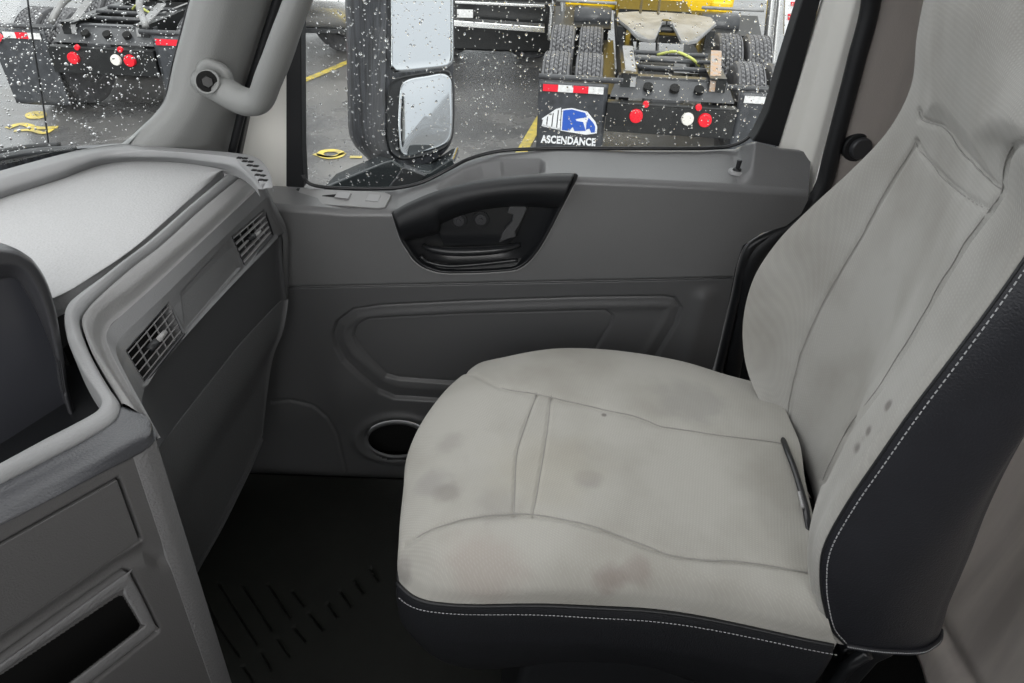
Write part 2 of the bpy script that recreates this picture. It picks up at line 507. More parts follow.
# floor mat with moulded ribs
def floor_mat():
    segs = [((220, 586), (258, 646)), ((244, 588), (272, 631)), ((270, 587), (290, 619)), ((294, 594), (304, 607)), ((216, 623), (240, 658)), ((200, 590), (222, 632)),
            ((245, 669), (254, 683)), ((263, 655), (272, 671)), ((279, 641), (290, 658)), ((296, 630), (306, 643)), ((311, 616), (323, 631)), ((329, 606), (337, 618)),
            ((342, 594), (351, 607)), ((355, 582), (363, 594)), ((228, 683), (240, 705)), ((372, 571), (378, 582))]
    xs = np.linspace(-.75, .15, 240); ys = np.linspace(.35, 1.36, 260)
    X, Y = np.meshgrid(xs, ys)
    G = np.stack([X, Y, np.full_like(X, .012)], -1)
    U, V = project(G)
    h = np.zeros_like(X)
    for s in segs:
        d = seg_dist(U, V, s)
        h = np.maximum(h, .006 * (1 - sstep((d - 1.6) / 1.6)))
    e = np.minimum(np.minimum(X + .75, .15 - X), Y - .35)
    G[..., 2] += .02 * (1 - sstep(e / .02)) - h
    o = grid_obj('floor_mat', G, M['mat'], solid=.008)
    return tag(o, 'black moulded rubber floor mat with ribs in the passenger footwell', 'floor mat')
floor_mat()

# ------------------------------------------------------------------ passenger door
DY = 1.40
door = struct(empty('door_1', (0, 1.45, 0)))
INSERT = [(392, 213), (410, 203), (440, 191), (480, 181), (530, 175), (572, 173.5), (577, 177), (573, 186), (562, 207), (549, 232), (537, 252), (523, 266), (505, 271), (450, 273), (428, 269), (415, 261), (407, 250), (400, 238)]
OCT = [(333, 334), (337, 322), (353, 310), (380, 306), (460, 302), (580, 298), (664, 297), (675, 299), (681, 308), (675, 326), (657, 356), (640, 385), (622, 400), (560, 404), (438, 401), (394, 398), (378, 391), (344, 361), (336, 348)]
OCT2 = [(353, 338), (356, 328), (366, 321), (400, 319), (460, 316), (580, 313), (606, 312.5), (613, 318), (611, 327), (599, 347), (585, 372), (570, 385), (452, 385), (397, 381), (385, 377), (366, 358), (357, 347)]
SCOOP = [(434, 189), (446, 177), (462, 168), (480, 162), (503, 158.5), (540, 158), (546, 162), (546, 173), (530, 176), (480, 182), (440, 193)]
def door_panel():
    sil = [(240, 184), (300, 187.5), (350, 191), (395, 190.5), (425, 184), (450, 171), (470, 161), (500, 153.5), (540, 151), (600, 150.5), (700, 150.5), (735, 149), (747, 143.5), (757, 141.5), (780, 148), (812, 151)]
    led = [(240, 204), (300, 209), (350, 213), (400, 213), (450, 198), (500, 186), (560, 180), (640, 183), (720, 187), (812, 193)]
    cre = [(240, 288), (400, 285), (735, 279), (812, 277)]
    uR = [(140, 812), (200, 808), (214, 801), (226, 786), (233, 762), (246, 742), (268, 735), (298, 729), (338, 721), (372, 712), (440, 700), (500, 690)]
    uL = [(140, 250), (360, 246), (420, 225), (500, 190)]
    ip = lambda tab, x: np.interp(x, [q[0] for q in tab], [q[1] for q in tab])
    nc, rows = 640, []
    s = np.linspace(0, 1, nc)
    ut = 250 + s * 562
    k0, k1, k2 = ip(sil, ut), ip(led, ut), ip(cre, ut)
    prof = []   # (v, y)
    def seg(va, vb, ya, yb, n, f=lambda t: t):
        for t in np.linspace(0, 1, n, endpoint=False):
            prof.append((va + (vb - va) * t, ya + (yb - ya) * f(t)))
    nr = sstep((ut - 738) / 18) * .07
    ys = 1.40 + np.minimum(.14, .0043 * (k1 - k0)) - nr
    seg(k0, k0 + 1.5, ys, ys - .010, 3)
    seg(k0 + 1.5, k1 - 4, ys - .010, 1.410 + 0 * nr, 34, lambda t: t)
    seg(k1 - 4, k1 + 5, 1.410, 1.399, 14, lambda t: math.sin(t * math.pi / 2))
    seg(k1 + 5, k2 - 1.2, 1.399, 1.402, 76)
    seg(k2 - 1.2, k2 + .2, 1.402, 1.418, 3)
    seg(k2 + .2, k2 + 1.8, 1.418, 1.410, 3)
    seg(k2 + 1.8, 405 + 0 * k2, 1.410, 1.408, 150)
    seg(405 + 0 * k2, 500 + 0 * k2, 1.408, 1.40, 80)
    V = np.array([p[0] for p in prof]); Y = np.array([p[1] + 0 * s for p in prof])
    UR = ip(uR, V); UL = ip(uL, V)
    Uu = UL + s[None] * (UR - UL)
    r = FW[None, None] + ((Uu - 512) / FOC)[..., None] * RT + ((341.5 - V) / FOC)[..., None] * UP
    G = CAM + r * (Y / r[..., 1])[..., None]
    def disp(U, W):
        d = .055 * sstep((-sdf(U, W, INSERT) - 1.5) / 4)
        d = np.maximum(d, .026 * sstep(-sdf(U, W, SCOOP) / 9))
        d = d + .009 * sstep((-sdf(U, W, OCT) + 1) / 2.6) + .006 * sstep((-sdf(U, W, OCT2) + 1) / 2.2) + groove(U, W, OCT + [OCT[0]], 1.4, .006) + groove(U, W, OCT2 + [OCT2[0]], 1.3, .004)
        # rolled bead inside the pocket outline
        d = d - .004 * np.exp(-((-sdf(U, W, OCT) - 10) / 4) ** 2)
        hole = np.hypot((U - 397) / 32, (W - 438.5) / 18)
        d = d + .030 * sstep((1.06 - hole) / .20) - .008 * np.exp(-((hole - 1.25) / .18) ** 2)
        d = d + groove(U, W, [(272, 402), (290, 400), (313, 405), (328, 416), (337, 433), (345, 470)], 1.5, .004)
        d = d - .014 * np.exp(-(((U - 345) / 22) ** 2 + ((W - 398) / 28) ** 2))
        d = d - .010 * np.exp(-((U - (705 - (W - 290) * .25)) / 11) ** 2) * sstep((W - 284) / 15)
        return d
    G = displaced(G, disp)
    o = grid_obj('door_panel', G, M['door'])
    # lower half as a second slot, shade coloured in as a darker grey
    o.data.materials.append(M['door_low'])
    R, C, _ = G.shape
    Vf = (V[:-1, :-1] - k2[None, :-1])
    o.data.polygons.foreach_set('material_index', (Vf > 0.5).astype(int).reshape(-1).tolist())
    gu, gv = project(G)
    pu, pv = Uu, V
    mk = (np.hypot((pu - 397) / 31, (pv - 440.0) / 18.5) < .985)[:-1, :-1].reshape(-1)
    bm = bmesh.new(); bm.from_mesh(o.data); bm.faces.ensure_lookup_table()
    bmesh.ops.delete(bm, geom=[bm.faces[i] for i in np.nonzero(mk)[0]], context='FACES')
    bm.to_mesh(o.data); bm.free()
    return keep(o, door)
door_panel()
# round pocket low in the door, black put in for its shade
pk = []
for s_, y_ in [(1.3, 1.466), (1.02, 1.466), (.98, 1.51), (.5, 1.512), (.01, 1.512)]:
    pk.append([Py(397 + 32 * s_ * math.cos(a_), 438.5 + 18 * s_ * math.sin(a_), y_) for a_ in np.linspace(0, 2 * math.pi, 48, endpoint=False)])
keep(lab(grid_obj('door_pocket', np.array(pk), M['void'], None, closed_c=True), 'round pocket low in the door, coloured black for its shade'), door)

keep(tube('pocket_rim', [Py(397 + 31 * math.cos(a_), 439.6 + 17.4 * math.sin(a_), 1.434) for a_ in np.linspace(0, 2 * math.pi, 60, endpoint=False)], .0062, M['door_low'], None, 12, close=True, up=(0, 1, 0)), door)

def ring_loft(name, outline, y_levels, scales, centre, m, parent, n=120, close_last=True):
    o2 = smooth_line(list(outline) + [outline[0]], n + 1)[:-1]
    c = np.array(centre, float)
    G = []
    for y, s in zip(y_levels, scales):
        q = c + (o2 - c) * s
        G.append([Py(a, b, y) for a, b in q])
    if close_last:
        G.append([Py(c[0] + (a - c[0]) * .01, c[1] + (b - c[1]) * .01, y_levels[-1]) for a, b in o2])
    return keep(grid_obj(name, np.array(G), m, None, closed_c=True), parent)

ins = empty('door_handle_bezel'); ins.parent = None
# black bowl of the handle
bowl = ring_loft('handle_bowl', INSERT, [1.404, 1.392, 1.390, 1.396, 1.425, 1.434], [1.012, 1.0, .975, .95, .87, .5], (480, 226), M['black_gloss'], door)
bpy.data.objects.remove(ins)
keep(lab(tube('bezel_highlight', [Py(a, b, 1.400) for a, b in smooth_line([(392, 214), (396, 227)] + INSERT[:5:-1][:0] + [(400, 239), (407, 251), (415, 262), (428, 270), (450, 274), (505, 272), (523, 267), (537, 253), (549, 233), (562, 208), (573, 187), (578, 176)], 120)], .0016, M['vent'], None, 8), 'edge line round the handle bowl, coloured pale as a highlight'), door)  # pale tube paints the highlight along the door panel's edge
def px_poly(pts, y): return [Py(a, b, y) for a, b in pts]
plate_px = [(438, 230), (444, 216), (470, 208), (505, 204), (527, 203), (529, 207), (516, 236), (506, 246), (445, 246)]
plate = keep(poly_obj('lock_plate', px_poly(plate_px, 1.414), (0, .03, 0), M['black_gloss'], bevel=.002), door)
for i, (cx, cy) in enumerate([(459, 220), (481, 219)]):
    b = MB()
    c = Py(cx, cy, 1.413)
    b.cyl(c + np.array([0, -.003, 0]), c + np.array([0, .003, 0]), .0185, .0175, 32)
    o = keep(b.build('screw_socket', M['black'], bevel=.001), door)
    b2 = MB(); b2.cyl(c + np.array([0, -.0055, 0]), c + np.array([0, -.001, 0]), .0125, seg=28)
    b2.cyl(c + np.array([0, -.0085, 0]), c + np.array([0, -.004, 0]), .005, seg=12)
    q = keep(b2.build('screw', M['dark_plastic'], bevel=.0008), door)
# grip band across the top
def grip():
    top = [(393, 213), (410, 203.5), (440, 191.5), (480, 181.8), (530, 176), (574, 174.8)]
    bot = [(402, 240), (436, 232), (442, 222), (475, 210), (515, 205), (561, 207)]
    T, B = smooth_line(top, 70), smooth_line(bot, 70)
    rows = []
    for t, y in [(0, 1.402), (0.0, 1.393), (.06, 1.380), (.25, 1.365), (.5, 1.360), (.75, 1.368), (.93, 1.384), (1.0, 1.40), (1.0, 1.425)]:
        rows.append([Py(*(a * (1 - t) + b * t), y) for a, b in zip(T, B)])
    G = pchip(np.array(rows), 40, 0)
    return keep(grid_obj('arm_grip', G, M['black'], solid=-.003), door)
grip()
# pull lever bracket and latch bar
lev = [(499, 243), (503, 232), (512, 222), (513, 215), (507, 213), (509, 207), (524, 204), (527, 209), (521, 222), (515, 232), (516, 237), (508, 239)]
keep(lab(poly_obj('lock_lever', px_poly(lev, 1.402), (0, .014, 0), M['dash_low'], bevel=.002), 'grey lock lever'), door)
def latch():
    pts = [(424, 245.5), (431, 249), (450, 251.5), (480, 251), (505, 248.5), (520, 244.5)]
    p = [Py(a, b, y) for (a, b), y in zip(pts, [1.40, 1.388, 1.380, 1.380, 1.386, 1.40])]
    keep(tube('latch_bar', p, [.006, .010, .0115, .0115, .010, .006], M['black_gloss'], None, 14, n=40, sq=(1, .9)), door)
    pts = [(421, 256), (428, 262), (450, 266), (482, 264), (500, 262), (518, 260)]
    p = [Py(a, b, 1.398) for (a, b) in pts]
    keep(tube('bowl_lip', p, .005, M['black_gloss'], None, 10, n=30), door)
latch()
# window switch plate on the ledge
def ledge(u, v, lift=0):
    t = np.clip((v - 190) / 20, 0, 1.2)
    return Py(u, v, 1.487 - .085 * t - lift)
sw = [(300, 188), (384, 192), (391, 195), (385, 207), (378, 208), (296, 202.5), (294, 200)]
keep(lab(poly_obj('switch_plate', [ledge(a, b, .004) for a, b in sw], (0, .006, -.010), M['grey_switch'], bevel=.0015), 'light grey window switch plate'), door)
keep(poly_obj('switch_well', [ledge(a, b, .006) for a, b in [(325, 191.5), (340, 192.3), (337, 197.2), (322, 196)]], (0, .004, -.006), M['void']), door)
keep(poly_obj('window_switch', [ledge(a, b, .012) for a, b in [(338, 191.5), (351, 192.5), (348, 198.5), (334, 197)]], (0, .006, -.008), M['vent'], bevel=.001), door)
keep(poly_obj('lock_switch', [ledge(a, b, .007) for a, b in [(369, 194), (381, 194.7), (378, 201.5), (365, 200.5)]], (0, .004, -.006), M['vent'], bevel=.001), door)
keep(poly_obj('switch_shadow_gap', [ledge(a, b, .003) for a, b in [(297, 188), (303, 188.3), (297, 201), (290, 199)]], (0, .004, -.006), M['black'], bevel=.001), door)
# lock pin
c = Py(737, 171, 1.455)
b = MB().cyl(c + np.array([0, 0, -.004]), c + np.array([0, 0, .002]), .020, .017, 32)
keep(lab(b.build('lock_pin_ring', M['vent'], bevel=.001), 'grey ring'), door)
b = MB().cyl(c + np.array([0, 0, 0]), c + np.array([0, 0, .006]), .011, .008, 20).cyl(c + np.array([0, 0, .004]), c + np.array([0.001, 0, .024]), .0045, .0055, 16)
keep(b.build('lock_pin', M['black'], bevel=.001), door)
# black window frame and rubber lip
YF = 1.495
keep(poly_obj('window_frame', px_poly([(286, -70), (286, 187), (304, 188), (302, 150), (301, 40), (303, -70)], YF), (0, .04, 0), M['black'], bevel=.003), door)
keep(poly_obj('window_frame', px_poly([(822, -70 + 66), (828, -30), (842, -75), (824, -75), (803, -2), (783, 62), (768, 112), (757, 134), (752, 141), (779, 147), (800, 78)], YF), (0, .04, 0), M['black'], bevel=.003), door)
lip = [(303, 175), (307, 182), (320, 186.5), (350, 188.5), (395, 188), (423, 182), (450, 168.5), (470, 158.5), (500, 151), (540, 148.8), (600, 148.3), (700, 148.3), (730, 146), (748, 138), (762, 122)]
keep(tube('glass_seal', [Py(a, b, 1.488 + .048 * float(sstep((a - 425) / 70)) - .01 * float(sstep((a - 725) / 30))) for a, b in lip], .0042, M['black_gloss'], None, 8, n=120), door)
# cream painted upper door frame
wl = [(240, -70), (287, -70), (288, 188), (270, 188), (262, 176), (236, 158), (222, 152)]
keep(lab(poly_obj('upper_frame', px_poly(wl, 1.500), (0, .03, 0), M['white'], bevel=.004), 'cream painted door frame'), door)
def white_right():
    rows = []
    for v in np.linspace(-80, 232, 40):
        uL = 823 - (v / 145.0) * 44 if v < 145 else 779 - (v - 145) * .3
        uR = 861 - v * .262
        cols = []
        for s, y in [(0, 1.54), (0, 1.506), (.06, 1.496), (.18, 1.490), (.40, 1.480), (.62, 1.462), (.88, 1.448), (1.0, 1.448), (1.0, 1.48)]:
            cols.append(Py(uL + (uR - uL) * s, v, y))
        rows.append(cols)
    G = catmull(np.array(rows), 60, 0); G = pchip(G, 50, 1)
    return keep(lab(grid_obj('upper_frame', G, M['white'], solid=-.003), 'cream painted door frame'), door)
white_right()
# rubber door seal running up the rear edge of the doorway
def seal():
    pts = [(868, -70), (869, 0), (855, 58), (842, 108), (830, 153), (822, 184), (812, 205), (797, 222), (775, 236), (757, 252), (748, 275), (744, 310), (738, 340), (731, 378), (724, 430), (718, 480)]
    p = [Py(a + (2 if b < 200 else 0), b, 1.42) for a, b in pts]
    o = tube('door_seal', p, [.017] * 7 + [.021] * 9, M['black'], None, 16, n=120, sq=(1, 1), up=(0, 1, 0))
    struct(o); o.name = 'trim_1'
    pts = [(806, 196), (800, 214), (786, 226), (766, 233), (748, 244), (740, 262), (734, 290), (727, 320), (721, 345), (714, 376), (700, 440)]
    keep(tube('edge_seal', [Py(a + 3, b + 3, 1.418) for a, b in pts], .0125, M['black_gloss'], None, 12, n=80, up=(0, 1, 0)), door)
    # dark jamb behind the seal
    q = [(812, 198), (835, 180), (820, 420), (790, 520), (690, 520), (715, 372), (735, 270), (745, 240), (786, 222)]
    o = poly_obj('trim_2', px_poly(q, 1.446), (0, .02, 0), M['black']); struct(o)
seal()

# door glass
gl = [(296, -80), (296, 192), (350, 194), (400, 192), (450, 176), (480, 162), (540, 154), (740, 154), (775, 135), (830, -80)]
w1 = poly_obj('window_1', px_poly(gl, 1.546), (0, .004, 0), M['glass']); struct(w1)

# ------------------------------------------------------------------ knob on the rear trim
kt = thing('coat_knob', 'round dark knob on the brown-grey trim beside the seat back', 'knob', tuple(Py(856, 146, 1.415)))
c = Py(856, 146, 1.415)
keep(MB().cyl(c + np.array([0, .006, 0]), c + np.array([0, -.012, 0]), .031, .029, 40).build('ring', M['black'], bevel=.003), kt)
keep(lab(MB().cyl(c + np.array([.004, -.008, 0]), c + np.array([.005, -.022, .0]), .023, .021, 40).build('cap', M['dark_plastic'], bevel=.004), 'grey cap'), kt)

# ------------------------------------------------------------------ A pillar, grab handle, windscreen
def a_pillar():
    L = [(214, -70), (204, -30), (193, 0), (185, 30), (176, 64), (168, 98), (158, 114), (146, 126), (128, 142), (105, 158)]
    R = [(292, -70), (282, -30), (272, 0), (264, 26), (257, 48), (249, 72), (243, 92), (238, 112), (230, 138), (224, 165)]
    L, R = smooth_line(L, 60), smooth_line(R, 60)
    rows = []
    for a, b in zip(L, R):
        cols = []
        for s, y in [(0, 1.36), (0, 1.325), (.05, 1.300), (.2, 1.290), (.4, 1.295), (.6, 1.315), (.8, 1.35), (.93, 1.40), (1, 1.42)]:
            cols.append(Py(a[0] * (1 - s) + b[0] * s, a[1] * (1 - s) + b[1] * s, y))
        rows.append(cols)
    G = pchip(np.array(rows), 50, 1)
    grid_obj('trim_3', G, M['trim'], solid=-.004)
    struct(bpy.data.objects['trim_3'])
    # dark channel between pillar trim and door
    q = [(296, -70), (268, -70), (258, 0), (240, 70), (222, 130), (215, 160), (238, 160), (248, 112), (268, 52), (288, 0), (310, -70)]
    struct(poly_obj('trim_4', px_poly(q, 1.425), (0, .03, 0), M['black'], bevel=.004))
    struct(tube('trim_5', [Py(a, b, 1.405) for a, b in [(300, -70), (277, 0), (258, 60), (244, 104), (232, 152)]], .008, M['black'], None, 10, n=40))
    struct(tube('trim_6', [Py(a, b, 1.33) for a, b in [(212, -70), (191, 0), (174, 64), (166, 100), (156, 118)]], .004, M['black'], None, 8, n=40))
a_pillar()

def grab_handle():
    t = thing('grab_handle', 'grey plastic grab handle bolted to the windscreen pillar', 'handle', tuple(Py(207, 82, 1.29)))
    bar = [(350, -110), (318, -55), (298, 0), (287, 30), (277, 58), (268, 80), (263, 94)]
    path = [Py(a, b, y) for (a, b), y in zip(bar, [1.25, 1.23, 1.215, 1.21, 1.212, 1.215, 1.22])]
    low = [(258, 101, 1.223), (247, 102, 1.232), (236, 98, 1.245), (224, 91, 1.262), (212, 84, 1.28), (206, 80, 1.295)]
    path += [Py(*q) for q in low]
    rad = [.026, .026, .026, .025, .024, .0245, .026, .0265, .026, .0265, .027, .028, .029]
    keep(tube('bar', path, rad, M['handle'], None, 24, n=110, sq=(.86, 1.0), up=(.2, 1, .1)), t)
    # moulded foot around the bolt
    ft = [(196, 76), (198, 66), (205, 60), (216, 62), (228, 70), (232, 84), (226, 96), (214, 96), (203, 92), (197, 85)]
    keep(ring_loft('foot', ft, [1.30, 1.282, 1.266, 1.260, 1.262], [1.12, 1.08, 1.0, .86, .6], (213, 79), M['handle'], t, 60), t)
    bpy.context.view_layer.update()
    c = Py(207.5, 82, 1.250); n = CAM - c; n /= np.linalg.norm(n)
    keep(MB().cyl(c, c + n * .010, .0185, .0185, 36).build('socket', M['void'], bevel=.001), t)
    keep(MB().cyl(c + n * .010, c + n * .013, .011, .010, 6).build('bolt', M['bolt'], bevel=.001), t)
    keep(tube('socket_rim', [c + n * .0105 + .0195 * (math.cos(a) * RT + math.sin(a) * UP) for a in np.linspace(0, 2 * math.pi, 40, endpoint=False)], .0022, M['handle'], None, 8, close=True), t)
grab_handle()

# windscreen pane
ws_pts = [Pz(150, 146, .965), Pz(110, 150, .965), Pz(60, 160, .96), Pz(0, 176, .95), Pz(-60, 192, .94), Pz(-160, 215, .93)]
tops = [Py(222, -60, 1.36), Py(170, -80, 1.33), Py(110, -85, 1.30), Py(30, -90, 1.27), Py(-60, -95, 1.24), Py(-200, -100, 1.15)]
Gw = catmull(np.array([ws_pts, [lerp(a, b, .5) for a, b in zip(ws_pts, tops)], tops]), 12, 0)
Gw = catmull(Gw, 30, 1)
struct(grid_obj('window_2', Gw, M['glass'], solid=.004))

# ------------------------------------------------------------------ dashboard
dash = thing('dashboard', 'grey dashboard with padded top and two square air vents in front of the seat', 'dashboard', (-.6, 1.0, .5))
def strip(name, rows3, m, nr=24, nc=160, parent=None, interp=pchip, disp=None, **kw):
    """rows3: list of 3D control lines; each is resampled evenly, then joined"""
    R = np.array([smooth_line(r, nc) for r in rows3])
    G = interp(R, nr, 0)
    if disp is not None:
        G = displaced(G, disp)
    o = grid_obj(name, G, m, None, **kw)
    return keep(o, parent) if parent is not None else o
def zl(pts, z):
    zz = z if np.ndim(z) else [z] * len(pts)
    return [Pz(a, b, c) for (a, b), c in zip(pts, zz)]

L0 = [(-120, 205), (-60, 188), (0, 171), (59, 155), (90, 148), (117, 144), (150, 146), (200, 150), (235, 153), (252, 156), (263, 163), (270, 174), (273, 187)]
L1 = [(-120, 245), (-60, 222), (0, 197), (59, 178), (80, 170), (102, 163), (130, 159.5), (170, 160), (205, 164), (228, 168), (241, 173), (251, 181), (258, 190)]
b0 = [p + np.array([-.02, .02, -.08]) * (1 if i < 8 else .12) for i, p in enumerate(zl(L0, .955))]
strip('windscreen_ledge', [b0, [p + np.array([-.004, .008, -.012]) for p in zl(L0, .968)], zl(L0, .972), [lerp(a, b, .3) for a, b in zip(zl(L0, .975), zl(L1, .972))], [lerp(a, b, .75) for a, b in zip(zl(L0, .965), zl(L1, .962))], zl(L1, .950), [p + np.array([.003, -.003, -.012]) for p in zl(L1, .945)]],
      M['dash_rim'], 40, 160, dash)
# pad
Lp = [(-120, 247), (-60, 224), (0, 199), (59, 180), (80, 172), (102, 165), (130, 161.5), (170, 162), (205, 166), (228, 171)]
E1 = [(-120, 380), (-40, 340), (20, 312), (50, 299.5), (70, 290), (94, 275), (120, 258), (146, 238), (190, 199), (219, 174)]
E1b = [(-120, 400), (-40, 352), (22, 322), (54, 304), (74, 295), (99, 277), (125, 258), (151, 238), (193, 202), (224, 174)]
a, bb, cc = zl(Lp, .947), zl(E1, .938), zl(E1b, .926)
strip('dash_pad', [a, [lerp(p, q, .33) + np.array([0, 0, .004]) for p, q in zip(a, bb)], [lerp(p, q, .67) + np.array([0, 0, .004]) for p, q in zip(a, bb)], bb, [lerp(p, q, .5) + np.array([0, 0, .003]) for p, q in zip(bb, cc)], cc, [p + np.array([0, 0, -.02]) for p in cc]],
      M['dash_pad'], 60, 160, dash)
# ridge that carries on round the console as the tray rim
E2 = [(233, 170, .931), (188, 208, .931), (150, 241, .931), (120, 264, .931), (101, 279, .93), (80, 294, .93), (68, 305, .93), (64, 319, .928), (68, 342, .922), (80, 367, .908), (94, 388, .897), (101, 400, .893), (97, 411, .894), (75, 424, .898), (44, 440, .904), (0, 464, .915), (-50, 490, .925)]
E3 = [(240, 174, .925), (200, 207, .925), (160, 243, .925), (135, 262, .925), (117, 277, .925), (98, 294, .925), (84, 309, .924), (79, 322, .922), (87, 347, .915), (98, 369, .904), (110, 389, .893), (120, 405, .888), (114, 420, .889), (85, 438, .894), (53, 455, .9), (0, 483, .911), (-50, 510, .92)]
e2 = [Pz(*q) for q in E2]; e3 = [Pz(*q) for q in E3]
dn = np.array([0, 0, -1.0])
strip('tray_rim', [[p + dn * .05 for p in e2], [p + dn * .003 for p in e2], [lerp(p, q, .12) + np.array([0, 0, .003]) for p, q in zip(e2, e3)], [lerp(p, q, .5) + np.array([0, 0, .006]) for p, q in zip(e2, e3)], [lerp(p, q, .88) + np.array([0, 0, .003]) for p, q in zip(e2, e3)], [p + dn * .003 for p in e3], [p + dn * .02 for p in e3]],
      M['dash_rim'], 36, 240, dash)
E3b = [(242, 176, .924), (202, 209, .924), (162, 245, .924), (137, 264, .924), (119, 279, .924), (100, 296, .924), (87, 310, .923), (82, 323, .921), (90, 348, .914), (101, 369, .903), (113, 389, .892), (122, 404, .887)]
E4 = [(251, 183, .918), (216, 216, .918), (172, 255, .917), (150, 274, .916), (130, 291, .915), (112, 305, .914), (99, 318, .913), (95, 334, .91), (102, 354, .905), (114, 376, .897), (128, 398, .888), (140, 415, .882)]
E5 = [(257, 190, .908), (228, 217, .906), (176, 266, .904), (158, 283, .903), (140, 299, .902), (122, 315, .901), (110, 326, .90), (107, 340, .899), (115, 360, .894), (129, 386, .884), (144, 412, .876), (157, 437, .871)]
e3b, e4, e5 = [[Pz(*q) for q in E] for E in (E3b, E4, E5)]
strip('dash_crown', [[p + dn * .02 for p in e3b], e3b, [lerp(p, q, .3) + np.array([0, 0, .004]) for p, q in zip(e3b, e4)], [lerp(p, q, .9) + np.array([0, 0, .003]) for p, q in zip(e3b, e4)], e4, [lerp(p, q, .5) + dn * .006 for p, q in zip(e4, e5)], [lerp(p, q, .9) + dn * .001 for p, q in zip(e4, e5)], e5],
      M['dash_mid'], 44, 200, dash)

# vertical face with the vents
HLx = -.50
cols = [  # (E5 u,v,z) , (HL u,v,x), (DL u,v,x)
    ((262, 187, .906), (285, 232, -.490), (287, 300, -.505)),
    ((257, 190, .908), (278, 236, -.500), (279, 302, -.515)),
    ((243, 203, .907), (262, 253, -.500), (260, 322, -.515)),
    ((228, 217, .906), (243, 272, -.500), (243, 340, -.515)),
    ((200, 243, .905), (214, 303, -.500), (227, 360, -.515)),
    ((176, 266, .904), (187, 333, -.500), (211, 380, -.515)),
    ((158, 283, .903), (172, 351, -.500), (197, 398, -.513)),
    ((140, 299, .902), (158, 368, -.498), (184, 414, -.510)),
    ((122, 315, .901), (147, 384, -.495), (172, 430, -.500)),
    ((109, 328, .900), (143, 394, -.480), (164, 440, -.485)),
    ((107, 342, .899), (142, 402, -.465), (161, 444, -.46)),
    ((118, 366, .890), (144, 412, -.45), (160, 446, -.43)),
    ((157, 437, .871), (158, 440, -.412), (159, 447, -.412))]
A = np.array([Pz(*c[0]) for c in cols]); B = np.array([Px(*c[1]) for c in cols]); D = np.array([Px(*c[2]) for c in cols])
VENTS = [[(125, 351), (169, 301), (184, 334), (144, 384)], [(231, 236), (264, 208), (273, 235), (245, 268)]]
PANEL = [(181, 292), (229, 240), (240, 268), (186, 331)]
def face_disp(U, V):
    d = np.zeros_like(U)
    for q in VENTS:
        d = np.maximum(d, .045 * sstep((-sdf(U, V, q) - .5) / 2.5))
    d = d + .0035 * sstep((-sdf(U, V, PANEL) + .5) / 1.5)
    d = d - .004 * np.exp(-(seg_dist(U, V, [(145, 386), (172, 352), (187, 333.5), (243, 272.5), (276, 238)]) / 2.2) ** 2)
    return d
R3 = np.array([A, A * .8 + B * .2 + np.array([.004, 0, 0]), A * .5 + B * .5, A * .2 + B * .8, B])
Gf = displaced(catmull(linres(R3, 150, 0), 330, 1), face_disp)
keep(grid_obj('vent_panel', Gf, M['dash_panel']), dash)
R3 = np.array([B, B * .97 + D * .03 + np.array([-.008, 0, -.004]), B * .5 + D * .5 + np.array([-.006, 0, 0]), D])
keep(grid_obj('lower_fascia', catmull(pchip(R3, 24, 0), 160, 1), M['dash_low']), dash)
# rounded end of the dash by the door
endr = [[(257, 188, 1.30), (281, 232, 1.345), (283, 266, 1.35), (284, 300, 1.35), (268, 365, 1.33), (260, 430, 1.32)],
        [(262, 186, 1.33), (286, 228, 1.36), (288, 264, 1.37), (287, 300, 1.37), (274, 350, 1.36), (264, 410, 1.35)],
        [(266, 186, 1.38), (281, 222, 1.40), (285, 262, 1.41), (283, 300, 1.41), (268, 345, 1.41), (262, 390, 1.41)]]
strip('end_cap', [[Py(*q) for q in r] for r in endr], M['dash_panel'], 16, 80, dash)
# glovebox below
c_dl = [(-.0, 0)] * 0
gb = [((287, 300, -.505), (272, 362, -.53), (262, 436, .38)), ((279, 302, -.515), (266, 366, -.535), (260, 440, .38)), ((243, 340, -.515), (247, 405, -.535), (250, 464, .38)), ((211, 380, -.515), (226, 440, -.535), (238, 489, .38)),
      ((184, 414, -.510), (203, 477, -.53), (221, 523, .38)), ((164, 440, -.500), (180, 515, -.52), (197, 565, .38)), ((130, 480, -.49), (150, 560, -.51), (165, 620, .38))]
a = [Px(*g_[0]) for g_ in gb]; bb = [Px(*g_[1]) for g_ in gb]; cc = [Pz(*g_[2]) for g_ in gb]
strip('glovebox_door', [a, [p + np.array([.002, 0, -.006]) for p in a], [lerp(p, q, .5) + np.array([.008, 0, 0]) for p, q in zip(a, bb)], bb, [lerp(p, q, .85) for p, q in zip(bb, cc)], cc, [p + np.array([-.03, 0, -.02]) for p in cc], [p + np.array([-.3, 0, -.02]) for p in cc]],
      M['glovebox'], 50, 100, dash, catmull)
